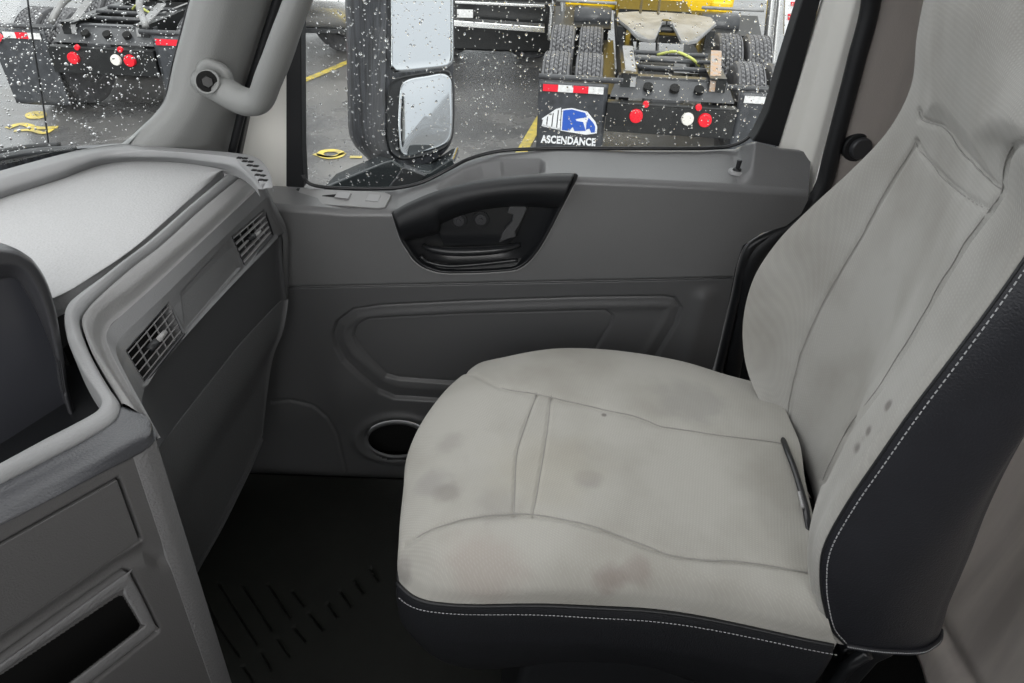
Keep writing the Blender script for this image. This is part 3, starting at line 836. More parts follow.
# side defroster grille near the pillar
dq = [(232, 154.8), (248, 156.5), (259, 162.5), (267, 174), (269, 181), (261, 184), (255, 176), (246, 166)]
keep(poly_obj('defroster_grille', zl(dq, .974), (0, 0, -.012), M['dash_rim'], bevel=.002), dash)
b = MB()
for (q0, q1) in [((237, 157), (248, 158.3)), ((242, 160.5), (254, 161.5)), ((247, 164.5), (259, 166)), ((251.5, 169.3), (263, 170.8)), ((255, 174), (266, 175.5)), ((258.5, 179), (268, 180))]:
    p, q = Pz(q0[0], q0[1], .9755), Pz(q1[0], q1[1], .9755)
    d = (q - p); w = np.array([-d[1], d[0], 0]); w /= np.linalg.norm(w)
    for k in (0.0, .5):
        s0, s1 = p + d * (k + .03), p + d * (k + .42)
        b.prism([s0 - w * .0032, s1 - w * .0032, s1 + w * .0032, s0 + w * .0032], (0, 0, -.006))
keep(b.build('grille_openings', M['void']), dash)
# body that fills the dash below the tray and pad
b = MB()
b.prism([(-.62, 1.35, .30), (-1.12, 1.30, .30), (-1.12, .80, .30), (-.64, .80, .30)], (0, 0, .55))
keep(b.build('inner_body', M['void']), dash)

# louvres
def vent(q, lever):
    f = empty('air_vent'); COL.objects.unlink(f); bpy.data.objects.remove(f)
    tl, tr, br, bl = [np.array(x, float) for x in q]
    def bil(s, t, off):
        uv = (tl * (1 - s) + tr * s) * (1 - t) + (bl * (1 - s) + br * s) * t
        p = Px(uv[0], uv[1], -.507) if True else None
        # follow the panel between crown and highlight
        return p
    # local plane fitted through the four corners of the panel mesh
    U, V = project(Gf)
    def on(uv, depth):
        i = np.argmin((U - uv[0]) ** 2 + (V - uv[1]) ** 2)
        return None
    n = np.array([1.0, 0, .12]); n /= np.linalg.norm(n)
    base_c = Gbase_at((tl + tr + br + bl) / 4)
    P = lambda s, t, d=0: Pp(*((tl * (1 - s) + tr * s) * (1 - t) + (bl * (1 - s) + br * s) * t), base_c - n * d, nrm)
    corners = [Gbase_at(x) for x in (tl, tr, br, bl)]
    nrm = np.cross(corners[1] - corners[0], corners[3] - corners[0]); nrm /= np.linalg.norm(nrm)
    if nrm[0] < 0: nrm = -nrm
    base_c = sum(corners) / 4
    P = lambda s, t, d=0: Pp(*((tl * (1 - s) + tr * s) * (1 - t) + (bl * (1 - s) + br * s) * t), base_c - nrm * d, nrm)
    fr = MB()
    cs = [(0, 0), (1, 0), (1, 1), (0, 1)]
    path = []
    for k in range(4):
        a_, b_ = cs[k], cs[(k + 1) % 4]
        fr.tube([P(*a_, .002), P(*b_, .002)], .0022, 8)
    root = keep(fr.build('air_vent', M['black_gloss']), dash)
    bk = keep(poly_obj('duct', [P(*c_, .038) for c_ in cs], tuple(-nrm * .004), M['void']), dash)
    bk.parent = root; bk.matrix_parent_inverse = root.matrix_parent_inverse.inverted() @ root.matrix_parent_inverse
    for k in range(5):
        t = .12 + k * .19
        a_, b_ = P(.02, t, .003), P(.98, t, .003)
        o = MB()
        w = nrm * .005 + np.array([0, 0, .0005])
        o.prism([a_, b_, b_ - w, a_ - w], (0, 0, .0022))
        s_ = o.build('louvre', M['vent']); s_.parent = root
    o = MB()
    for s in (.22, .45, .62, .8):
        a_, b_ = P(s, .05, .018), P(s, .95, .018)
        o.tube([a_, b_], .0014, 6)
    s_ = o.build('rear_fins', M['vent']); s_.parent = root
    c = P(.62, .52, -.002)
    d = (P(.8, .5, 0) - P(.5, .5, 0)); d /= np.linalg.norm(d)
    o = MB().tube([c - d * .012, c, c + d * .014], [.004, .0045, .0035], 10)
    s_ = lab(o.build('tilt_lever', M['grey_switch'], smooth=True), 'bright grey tilt lever'); s_.parent = root
    o = MB().tube([c - d * .028 - nrm * .006, c - d * .010 - nrm * .002], [.006, .006], 10)
    s_ = o.build('lever_stem', M['black'], smooth=True); s_.parent = root
GbaseR = catmull(linres(np.array([A, A * .8 + B * .2 + np.array([.004, 0, 0]), A * .5 + B * .5, A * .2 + B * .8, B]), 150, 0), 330, 1)
GU, GV = project(GbaseR)
def Gbase_at(uv):
    i = np.unravel_index(np.argmin((GU - uv[0]) ** 2 + (GV - uv[1]) ** 2), GU.shape)
    return GbaseR[i]
for q in VENTS:
    vent(q, None)

# ------------------------------------------------------------------ centre console
az = math.radians(24)
CN = np.array([math.cos(az), -math.sin(az), 0.0])
corner = Py(133, 458, .565)
con = thing('center_console', 'grey centre console with a drawer panel and an open cubby, lower left', 'console', (-.5, .5, 0))
PC = lambda u, v, d=0: Pp(u, v, corner - CN * d, CN)
DRAW = [(-60, 572), (0, 545), (119, 478), (141, 539.5), (0, 635), (-60, 672)]
DRAW = [(-80, 590), (119, 478.5), (141, 539.5), (-80, 690)]
CUB = [(-80, 716), (127, 571), (131, 572), (158, 627), (157, 632), (91, 684), (-20, 770), (-80, 810)]
HOLE = [(-80, 727), (117, 594), (123, 594), (141, 624), (139, 630), (69, 684), (-80, 790)]
def console_face():
    N1, N2 = 300, 330
    s = np.linspace(0, 1, N1); t = np.linspace(0, 1, N2)
    S, T = np.meshgrid(s, t)
    top_l, top_r = np.array([-90, 568.]), np.array([134, 457.])
    bot_l, bot_r = np.array([-90, 900.]), np.array([240, 765.])
    UV = ((1 - S)[..., None] * top_l + S[..., None] * top_r) * (1 - T)[..., None] + ((1 - S)[..., None] * bot_l + S[..., None] * bot_r) * T[..., None]
    r = FW + ((UV[..., 0] - 512) / FOC)[..., None] * RT + ((341.5 - UV[..., 1]) / FOC)[..., None] * UP
    k = np.dot(corner - CAM, CN) / (r @ CN)
    G = CAM + r * k[..., None]
    def f(U, V):
        d = groove(U, V, DRAW + [DRAW[0]], 1.5, .009)
        d = d + groove(U, V, CUB + [CUB[0]], 1.5, .009)
        # dished hollow between drawer and cubby
        band = [(-80, 703), (60, 608), (120, 566), (146, 552), (160, 560)]
        d = d + .007 * np.exp(-(seg_dist(U, V, band) / 9) ** 2)
        return d
    # frame around cubby slightly proud
    G2 = displaced(G, f)
    o = grid_obj('console_front', G2, M['console'])
    U, V = project(G)
    mk = (sdf(U, V, HOLE) < -1.5)[:-1, :-1].reshape(-1)
    bm = bmesh.new(); bm.from_mesh(o.data); bm.faces.ensure_lookup_table()
    bmesh.ops.delete(bm, geom=[bm.faces[i] for i in np.nonzero(mk)[0]], context='FACES')
    bm.to_mesh(o.data); bm.free()
    return keep(o, con)
console_face()
keep(lab(poly_obj('cubby_back', [PC(u, v, .085) for u, v in HOLE], tuple(-CN * .01), M['void']), 'inside of the cubby, coloured black for its shade'), con)  # black stands in for the shade inside the cubby
# drawer front and cubby bezel as parts
def shrink(poly, k):
    c = np.mean(np.array(poly), 0); return [tuple(c + (np.array(p) - c) * (1 - k / max(1, np.linalg.norm(np.array(p) - c)))) for p in poly]
keep(poly_obj('drawer', [PC(u, v, -.0015) for u, v in shrink(DRAW, 2.2)], tuple(-CN * .004), M['console'], bevel=.001), con)
def bezel():
    o = smooth_line([(-80, 719), (20, 650), (124, 575), (131, 577), (155, 625), (153, 632), (91, 681), (-20, 766), (-80, 806)], 100)
    i = smooth_line([(-80, 727), (20, 659), (117, 593.5), (123, 594), (141, 624), (139, 630), (69, 684), (-20, 750), (-80, 790)], 100)
    rows = [[PC(*p, 0) for p in o], [PC(*p, -.002) for p in (o * .9 + i * .1)], [PC(*p, -.002) for p in (o * .1 + i * .9)], [PC(*p, 0) for p in i], [PC(*p, .012) for p in i]]
    keep(grid_obj('cubby_liner', np.array([[PC(*p, .010) for p in i], [PC(*p, .085) for p in i]]), M['void']), con)
    keep(lab(grid_obj('cubby_bezel', linres(np.array(rows), 12, 0), M['console_edge']), 'lighter grey frame of the cubby'), con)
bezel()
# textured corner strip
ol = [Py(157, 438, .600), Py(168, 474, .600), Py(194, 558, .600), Py(233, 683, .600), Py(262, 775, .600), Py(272, 805, .6)]
il = [PC(133, 457), PC(145, 493), PC(172, 572), PC(211, 683), PC(243, 775), PC(253, 805)]
strip('corner_strip', [[p + np.array([-.10, .02, 0]) for p in ol], [p + np.array([-.006, .003, 0]) for p in ol], [p + np.array([-.001, -.002, 0]) for p in ol], [lerp(p, q, .5) + np.array([.003, -.003, 0]) for p, q in zip(ol, il)], [lerp(p, q, .92) + np.array([.001, -.001, 0]) for p, q in zip(ol, il)], il, [p - CN * .008 for p in il]],
      M['console_edge'], 30, 120, con)
# padded roll
K1 = [(141, 414, .882), (122, 407, .886), (115, 421, .888), (86, 440, .893), (54, 457, .899), (0, 485, .91), (-60, 515, .92)]
KM = [(150, 420, .884), (148, 432, .886), (132, 440, .890), (95, 460, .896), (58, 478, .902), (0, 507, .913), (-60, 535, .92)]
K2 = [(157, 437), (150, 447), (134, 457), (96, 476), (58, 496), (0, 526), (-60, 556)]
k1 = [Pz(*q) for q in K1]; km = [Pz(*q) for q in KM]; k2 = [PC(*q, -.001) if q[0] < 135 else Py(q[0], q[1], .60 if q[0] > 155 else .585) for q in K2]
strip('padded_roll', [[p + dn * .02 for p in k1], k1, [lerp(p, q, .5) + np.array([0, 0, .001]) for p, q in zip(k1, km)], km, [lerp(p, q, .5) + np.array([.002, -.002, .0]) for p, q in zip(km, k2)], k2, [p - CN * .01 for p in k2]],
      M['bolster'], 50, 160, con, catmull)
keep(MB().prism([tuple(Pz(u, v, .82)) for u, v in [(-90, 540), (110, 440), (122, 425), (100, 380), (66, 330), (-90, 300)]], (0, 0, -.01)).build('tray_floor', M['black_gloss']), con)

# screen housing standing in the tray
def housing():
    p0 = np.array([-.60, .66, .93])
    h = thing('screen_housing', 'dark hooded screen housing standing in the tray, cut off by the left edge', 'screen housing', (-.62, .55, .82))
    out = [(-120, 262), (-60, 251), (-20, 247), (0, 247.5), (14, 250), (25, 256), (33, 263), (44.5, 281), (53, 307), (58.5, 335), (62.5, 363), (67, 392), (76, 420), (90, 455)]
    mid = [(-120, 280), (-60, 272), (-20, 268), (0, 266), (12, 266), (22, 270), (29, 277), (38, 293), (46, 314), (53, 338), (59, 364), (64, 392), (73, 421), (87, 457)]
    inn = [(-120, 292), (-60, 284), (-20, 280), (0, 278), (10, 276.5), (18, 279), (24, 287), (33, 302), (42, 320), (51, 342), (60, 369), (68, 396), (78, 424), (90, 460)]
    P = lambda uv, d: Pp(uv[0], uv[1], p0 - CN * d, CN)
    rows = [[P(q, .0) - CN * .12 for q in out], [P(q, .012) for q in out], [P(lerp(a_, b_, .25), .002) for a_, b_ in zip(out, mid)], [P(lerp(a_, b_, .8), .0) for a_, b_ in zip(out, mid)], [P(q, .004) for q in mid], [P(lerp(a_, b_, .8), .018) for a_, b_ in zip(mid, inn)], [P(q, .030) for q in inn]]
    strip('hood', rows, M['dark_plastic'], 50, 140, h, solid=-.002)
    fc = inn + [(-120, 500)]
    keep(lab(poly_obj('face_panel', [P(q, .026) for q in fc], tuple(-CN * .03), M['screen']), 'slate grey face'), h)
housing()

# ------------------------------------------------------------------ seat
seat = thing('passenger_seat', 'pale grey cloth passenger seat with charcoal leather side bolsters', 'seat', (.25, .85, .012))
SN = [(405, 545), (430, 530), (455, 522), (480, 517), (520, 514), (560, 519), (610, 532), (650, 548), (675, 556), (700, 560), (740, 562), (815, 573)]
SF = [(462, 372), (475, 375), (500, 388), (535, 394), (580, 404), (640, 418), (660, 426), (700, 432), (765, 441), (785, 444)]
SL = [(537, 394), (525, 425), (517, 452), (515, 480), (514, 514)]
SR = [(551, 396), (546, 440), (540, 475), (533, 515)]
cush_stains = [(Pz(588, 481, .655), .030, (.24, .23, .22), .55), (Pz(432, 478, .655), .045, (.28, .27, .26), .5), (Pz(450, 438, .655), .035, (.29, .28, .26), .45), (Pz(447, 492, .655), .030, (.24, .23, .21), .6),
               (Pz(612, 583, .645), .035, (.24, .20, .18), .65), (Pz(480, 570, .64), .08, (.37, .32, .29), .45), (Pz(500, 506, .655), .05, (.30, .29, .27), .5), (Pz(640, 572, .65), .03, (.25, .21, .19), .5),
               (Pz(604, 415, .655), .006, (.14, .13, .12), .8), (Pz(690, 400, .65), .09, (.29, .285, .27), .5), (Pz(545, 470, .655), .12, (.42, .40, .34), .4), (Pz(400, 570, .6), .03, (.22, .21, .2), .5)]
M['cloth'] = fabric('grey_cloth_cushion', (0.43, 0.422, 0.39), cush_stains)
back_stains = [(Py(855, 447, .60), .010, (.16, .15, .14), .8), (Py(870, 432, .6), .008, (.16, .15, .14), .8), (Py(887, 405, .6), .009, (.16, .15, .14), .8), (Py(866, 440, .6), .007, (.25, .24, .22), .5),
               (Py(754, 388, 1.05), .015, (.3, .29, .27), .6), (Py(860, 300, .83), .07, (.32, .315, .29), .5), (Py(978, 100, .8), .08, (.36, .36, .34), .4), (Py(795, 300, 1.06), .05, (.42, .41, .38), .4)]
M['cloth_back'] = fabric('grey_cloth_back', (0.415, 0.41, 0.388), back_stains)

def cushion():
    rows = [
        [(399, 582, .575), (418, 597, .580), (450, 603, .585), (520, 604, .59), (600, 605, .595), (680, 612, .60), (760, 628, .60), (836, 644, .60)],
        [(398, 566, .600), (425, 580, .61), (455, 585, .615), (520, 587, .622), (600, 588, .628), (680, 595, .63), (758, 611, .63), (830, 626, .63)],
        [(400, 540, .615), (430, 552, .637), (458, 553, .643), (520, 553, .648), (600, 560, .652), (675, 574, .652), (752, 588, .652), (824, 602, .65)],
        [(402, 516, .618), (432, 526, .645), (470, 519, .653), (520, 514, .657), (592, 527, .660), (670, 554, .658), (744, 563, .656), (822, 575, .655)],
        [(405, 486, .618), (438, 486, .648), (480, 482, .654), (530, 480, .656), (605, 487, .658), (680, 505, .656), (752, 516, .655), (815, 526, .65)],
        [(409, 456, .617), (447, 450, .646), (492, 444, .653), (545, 440, .655), (615, 446, .656), (690, 458, .655), (758, 468, .652), (805, 478, .65)],
        [(424, 421, .617), (462, 415, .644), (505, 408, .651), (556, 404, .653), (625, 415, .654), (695, 432, .652), (755, 440, .65), (800, 446, .648)],
        [(445, 391, .615), (478, 388, .642), (515, 382, .648), (560, 379, .650), (625, 386, .650), (690, 401, .648), (745, 412, .646), (790, 420, .645)],
        [(468, 371, .612), (497, 364, .632), (528, 359, .638), (565, 356, .640), (620, 360, .640), (680, 371, .638), (730, 384, .636), (780, 396, .635)],
        [(482, 364, .585), (505, 357, .612), (532, 351.5, .618), (565, 349, .620), (620, 351, .620), (680, 361, .618), (730, 376, .616), (785, 390, .615)],
    ]
    C = np.array([[Pz(*q) for q in r] for r in rows])
    below = C[-1] + np.array([0, .004, -.045]); below[0] += np.array([.012, -.01, 0])
    C = np.concatenate([C, below[None]])
    front = C[:, 0] + np.array([.002, 0, -.028]); front[0] += np.array([.01, .006, .010]); front[-1] += np.array([.01, -.01, 0])
    C = np.concatenate([front[:, None], C], 1)
    G = catmull(catmull(C, 260, 0), 400, 1)
    def f(U, V):
        d = groove(U, V, SN, 2.4, .0038) + groove(U, V, SF, 2.2, .0028) + groove(U, V, SL, 2.0, .0026) + groove(U, V, SR, 2.0, .0026)
        d = d + .0014 * np.sin(U * .045 + V * .02) * np.cos(V * .05 - U * .015)
        return d
    G2 = displaced(G, f)
    keep(grid_obj('seat_cushion', G2, M['cloth']), seat)
    # find surface points under image lines for the seams
    U, V = project(G2)
    def on(line, n, lift=.0006):
        out = []
        for q in smooth_line(line, n):
            i = np.unravel_index(np.argmin((U - q[0]) ** 2 + (V - q[1]) ** 2), U.shape)
            out.append(G2[i] + (CAM - G2[i]) / np.linalg.norm(CAM - G2[i]) * lift)
        P = np.array(out)
        for _ in range(6):
            P[1:-1] = (P[:-2] + 2 * P[1:-1] + P[2:]) / 4
        return P
    for ln, n in ((SN, 120), (SF, 110), (SL, 40), (SR, 40)):
        keep(grid_obj('seam', tube_arr(on(ln, n), .0009, 6), M['seam'], None, closed_c=True), seat)
    # side skirt in charcoal leather, wrapping near side and front
    edge_near = G2[0, 30:]
    edge_front = G2[:, 0][::-1]
    corner_arc = G2[0, :30]
    path = np.concatenate([edge_front[:-1:6], corner_arc[::4], edge_near[::6]])
    path = smooth_line(path, 160)
    n = len(path)
    ctr = np.array([.2, .85, 0])
    rows = []
    for dz, off in [(0.0, -.004), (-.004, .004), (-.03, .008), (-.08, .006), (-.13, -.006), (-.19, -.03), (-.25, -.07)]:
        r = []
        for p in path:
            o = p - ctr; o[2] = 0; o /= np.linalg.norm(o)
            o[0] *= 1.0
            r.append(p + o * off + np.array([0, 0, dz]))
        rows.append(r)
    keep(grid_obj('cushion_skirt', pchip(np.array(rows), 50, 0), M['leather_cush'], solid=.003), seat)
    out = lambda p, k: p + k * (np.array([p[0], p[1], 0]) - np.array([ctr[0], ctr[1], 0])) / np.linalg.norm(p[:2] - ctr[:2])
    keep(lab(grid_obj('piping', tube_arr([out(p, .004) + np.array([0, 0, -.001]) for p in path], .0028, 8), M['black'], None, closed_c=True), 'black piping'), seat)
    # stitching below the piping
    b = MB()
    pp = smooth_line([out(p, .0125) + np.array([0, 0, -.0115]) for p in path[84:]], 330)
    for i in range(0, len(pp) - 2, 3):
        b.tube([pp[i], pp[i + 2] * .8 + pp[i + 1] * .2], .0006, 5)
    keep(lab(b.build('stitching', M['thread']), 'pale stitching along the cushion edge'), seat)
    return G2
GC = cushion()

ZS = np.array([1.52, 1.50, 1.46, 1.40, 1.33, 1.26, 1.19, 1.12, 1.05, .98, .91, .84, .77, .71, .66, .615, .585])
def column(pts, top, bot):
    """pts (u,v,y) give a curve; top and bot are world points that carry it past the frame; sampled at ZS"""
    w = [top] + [tuple(Py(*q)) for q in pts] + ([bot] if bot is not None else [])
    c = catmull(np.array(w, float), 400)
    c = c[np.argsort(-c[:, 2])]
    z = c[::-1, 2]
    return np.stack([np.interp(ZS, z, c[::-1, 0]), np.interp(ZS, z, c[::-1, 1]), ZS], 1)
far = column([(918, 0, 1.055), (918.5, 40, 1.045), (917, 70, 1.04), (908, 103, 1.05), (885, 137, 1.065), (850, 172, 1.085), (800, 217, 1.10), (765, 255, 1.105), (748, 290, 1.10), (742, 330, 1.085), (746, 370, 1.05), (757, 402, 1.0), (775, 430, .945)], (.56, 1.03, 1.52), (.50, .93, .58))
fse = column([(935, 0, .985), (930, 45, .99), (922, 85, .99), (919, 115, .99), (915, 143, .99), (900, 168, 1.0), (865, 230, 1.01), (838, 275, 1.01), (818, 312, 1.01), (800, 355, 1.0), (790, 395, .98), (785, 432, .945)], (.60, .95, 1.52), (.52, .90, .58))
cen = column([(985, 0, .82), (975, 90, .82), (955, 165, .83), (925, 240, .83), (900, 290, .83), (880, 345, .83), (855, 400, .83), (825, 460, .82), (812, 500, .80)], (.60, .82, 1.52), (.525, .78, .58))
nse = column([(1020, 60, .70), (1012, 140, .68), (1003, 190, .67), (989, 211, .665), (966, 241, .665), (938, 287, .66), (908, 340, .66), (878, 388, .655), (840, 440, .65), (817, 497, .64), (808, 540, .63), (813, 590, .60), (827, 632, .565)], (.585, .70, 1.52), (.47, .555, .575))
cre = column([(1040, 95, .62), (1024, 200, .61), (1004, 250, .61), (960, 315, .605), (915, 372, .60), (880, 415, .60), (846, 468, .595), (818, 520, .59), (811, 560, .585), (817, 605, .57), (830, 637, .553)], (.575, .64, 1.52), (.472, .55, .575))
sti = column([(1085, 150, .585), (1060, 205, .58), (1024, 262, .575), (973, 330, .57), (932, 385, .568), (899, 427, .566), (864, 480, .563), (833, 524, .56), (821, 550, .558), (820, 576, .556), (827, 620, .553), (838, 638, .55)], (.585, .615, 1.52), (.475, .548, .575))
smd = column([(1110, 250, .545), (1040, 390, .54), (985, 470, .538), (930, 540, .535), (905, 575, .534), (885, 620, .536), (882, 645, .54)], (.63, .60, 1.52), (.53, .545, .575))
bke = column([(1085, 330, .56), (1024, 435, .555), (1013, 452, .553), (987, 497, .552), (972, 534, .55), (954, 578, .55), (939, 608, .55), (932, 636, .55)], (.67, .62, 1.52), (.577, .55, .58))
bn = bke + np.array([.035, .05, 0]); bm_ = cen + np.array([.13, 0, 0]); bf = far + np.array([.10, -.05, 0]); bfar = far + np.array([.035, .0, 0])
bm_[:, 0] = np.maximum(bm_[:, 0], bn[:, 0])
def soften(c):
    c = c.copy()
    for _ in range(1):
        c[1:-1, :2] = (c[:-2, :2] + 6 * c[1:-1, :2] + c[2:, :2]) / 8
    return c
loop = [soften(c) for c in (far, fse, cen, nse, cre, sti, smd, bke, bn, bm_, bf, bfar)]
# close the top towards a cap
Lp_ = np.array(loop)                                # cols, rows, 3
topc = Lp_[:, 0].mean(0)
for k, (s, z) in enumerate([(.55, 1.52), (.85, 1.505)]):
    Lp_[:, k, :2] = topc[:2] + (Lp_[:, 2, :2] - topc[:2]) * s
    Lp_[:, k, 2] = z
def backrest():
    front = Lp_[:6].transpose(1, 0, 2)
    side = np.concatenate([Lp_[5:], Lp_[:1]]).transpose(1, 0, 2)
    # a shared tangent across the stitch keeps both lofts smooth enough
    full = np.concatenate([Lp_, Lp_[:1]]).transpose(1, 0, 2)
    FG = catmull(catmull(full, 300, 0), 12 * 50 + 1, 1)
    nf = 5 * 50 + 1
    Gf_ = FG[:, :nf]; Gs = FG[:, nf - 1:]
    S1 = [(919, 112), (919, 119), (930, 123), (941, 126), (950, 134), (958, 146), (972, 162), (988, 179), (1001, 191)]
    S2 = [(916, 142), (921, 152), (929, 163), (948, 182), (970, 200), (990, 211)]
    S3 = [(930, 60), (922, 90), (919, 115), (916, 142), (900, 168), (878, 205), (862, 235), (838, 275), (818, 312), (800, 355), (790, 395), (786, 432)]
    S4 = [(1040, 135), (1024, 142), (1012, 147), (1006, 158), (1003, 175), (1002, 192), (989, 211), (966, 241), (938, 287), (908, 340), (878, 388), (845, 432), (822, 480)]
    def f(U, V):
        d = groove(U, V, S1, 2.6, .006) + groove(U, V, S2, 2.4, .005) + groove(U, V, S3[3:], 2.4, .0045) + groove(U, V, S4, 3.0, .007)
        # headrest swells above the yoke seam
        hd = [(919, 119), (941, 126), (958, 146), (988, 179), (1001, 191), (1010, 150), (1040, 135), (1060, -60), (925, -60)]
        d = d - .014 * sstep(-sdf(U, V, hd) / 30)
        return d
    n = grid_normals(Gf_)
    U, V = project(Gf_)
    d = f(U, V)
    rowz = Gf_[..., 2]
    # fade displacement at the two shared borders
    w = np.ones(Gf_.shape[1]); w[-6:] = np.linspace(1, 0, 6); w[:4] = np.linspace(0, 1, 4)
    G2 = Gf_ - n * (d * w[None] * (rowz < 1.45))[..., None]
    keep(grid_obj('backrest', G2, M['cloth_back']), seat)
    keep(lab(grid_obj('side_bolster', Gs, M['leather']), 'charcoal leather side of the backrest'), seat)
    U, V = project(G2)
    def on(line, nn):
        out = []
        for q in smooth_line(line, nn):
            i = np.unravel_index(np.argmin((U - q[0]) ** 2 + (V - q[1]) ** 2), U.shape)
            out.append(G2[i] + (CAM - G2[i]) / np.linalg.norm(CAM - G2[i]) * .0006)
        P = np.array(out)
        for _ in range(6):
            P[1:-1] = (P[:-2] + 2 * P[1:-1] + P[2:]) / 4
        return P
    for ln, nn in ((S1, 50), (S2, 50), (S3[3:], 120), (S4[2:], 120)):
        keep(grid_obj('seam', tube_arr(on(ln, nn), .0008, 6), M['seam'], None, closed_c=True), seat)
    # twin stitch beside the leather edge
    st = FG[::, nf - 1]
    sel = st[(st[:, 2] < 1.47)]
    ns = np.array([-.35, -.93, .1]); ns /= np.linalg.norm(ns)
    ln = smooth_line(sel[::6], 520)
    tocam = (CAM - ln) / np.linalg.norm(CAM - ln, axis=1, keepdims=True)
    rt = FG[::, nf + 5][(st[:, 2] < 1.47)]
    ln2 = smooth_line(rt[::6], 520)
    t2 = (CAM - ln2) / np.linalg.norm(CAM - ln2, axis=1, keepdims=True)
    b = MB()
    for L_ in (ln2 + t2 * .0008,):
        for i in range(0, len(L_) - 3, 4):
            b.tube([L_[i], L_[i + 2], L_[i + 3] * .4 + L_[i + 2] * .6], .0008, 5)
    keep(lab(b.build('stitching', M['thread']), 'pale stitching along the leather bolster'), seat)
    keep(grid_obj('piping', tube_arr(ln + tocam * .0003, .0016, 8), M['black'], None, closed_c=True), seat)
    # bottom hem of the bolster
    bot = FG[-1]
    hem = bot[nf - 1: nf + 2 * 50 + 40]
    keep(lab(grid_obj('hem', tube_arr(smooth_line(hem[::6] + np.array([0, -.002, .002]), 90), .0045, 10, sq=(1, 1)), M['leather'], None, closed_c=True), 'leather hem'), seat)
    hh = smooth_line(hem[::6] + np.array([0, -.006, .0045]), 200)
    b = MB()
    for i in range(0, len(hh) - 2, 3):
        b.tube([hh[i], hh[i + 2] * .8 + hh[i + 1] * .2], .0008, 5)
    keep(lab(b.build('stitching', M['thread']), 'pale stitching along the bottom hem'), seat)
    # closed underside
    und = FG[-1][None]
    c0 = FG[-1].mean(0)
    G = np.concatenate([FG[-1][None], c0 + (FG[-1][None] - c0) * .9 + np.array([0, 0, -.012]), c0 + (FG[-1][None] - c0) * .02 + np.array([0, 0, -.012])])
    keep(grid_obj('backrest_underside', G, M['leather_cush']), seat)
backrest()
# seat pan, pedestal and recliner cover
keep(MB().box((.19, .85, .42), (.50, .44, .10)).build('seat_pan', M['black'], bevel=.02), seat)
keep(MB().prism([(.0, .65, .012), (.42, .65, .012), (.38, .68, .40), (.05, .68, .40)], (0, .36, 0)).build('pedestal', M['black'], bevel=.02), seat)
rc = [(842, 652), (870, 648), (900, 655), (880, 664), (862, 684), (846, 720), (828, 720)]
keep(poly_obj('recliner_cover', [Py(a, b, .585) for a, b in rc], (0, .05, 0), M['black_gloss'], bevel=.008), seat)
keep(tube('recliner_lever', [Py(835, 683, .57), Py(850, 664, .568), Py(868, 652, .57)], .010, M['black_gloss'], None, 12, n=20), seat)
# buckle strap in the gap between cushion and back
sb = thing('seat_belt_strap', 'black strap lying in the gap between cushion and backrest', 'strap', tuple(Pz(795, 490, .65)))
pl = [(781, 434, .640), (787, 450, .655), (794, 468, .657), (800, 487, .657), (805, 505, .657), (808, 522, .655), (810, 535, .645)]
keep(tube('strap', [Pz(*q) for q in pl], .0065, M['black_gloss'], None, 10, n=50, sq=(.8, .5)), sb)
keep(lab(tube('buckle_edge', [Pz(799, 492, .661), Pz(803, 508, .661)], .0022, M['vent'], None, 8, n=10), 'grey buckle edge'), sb)

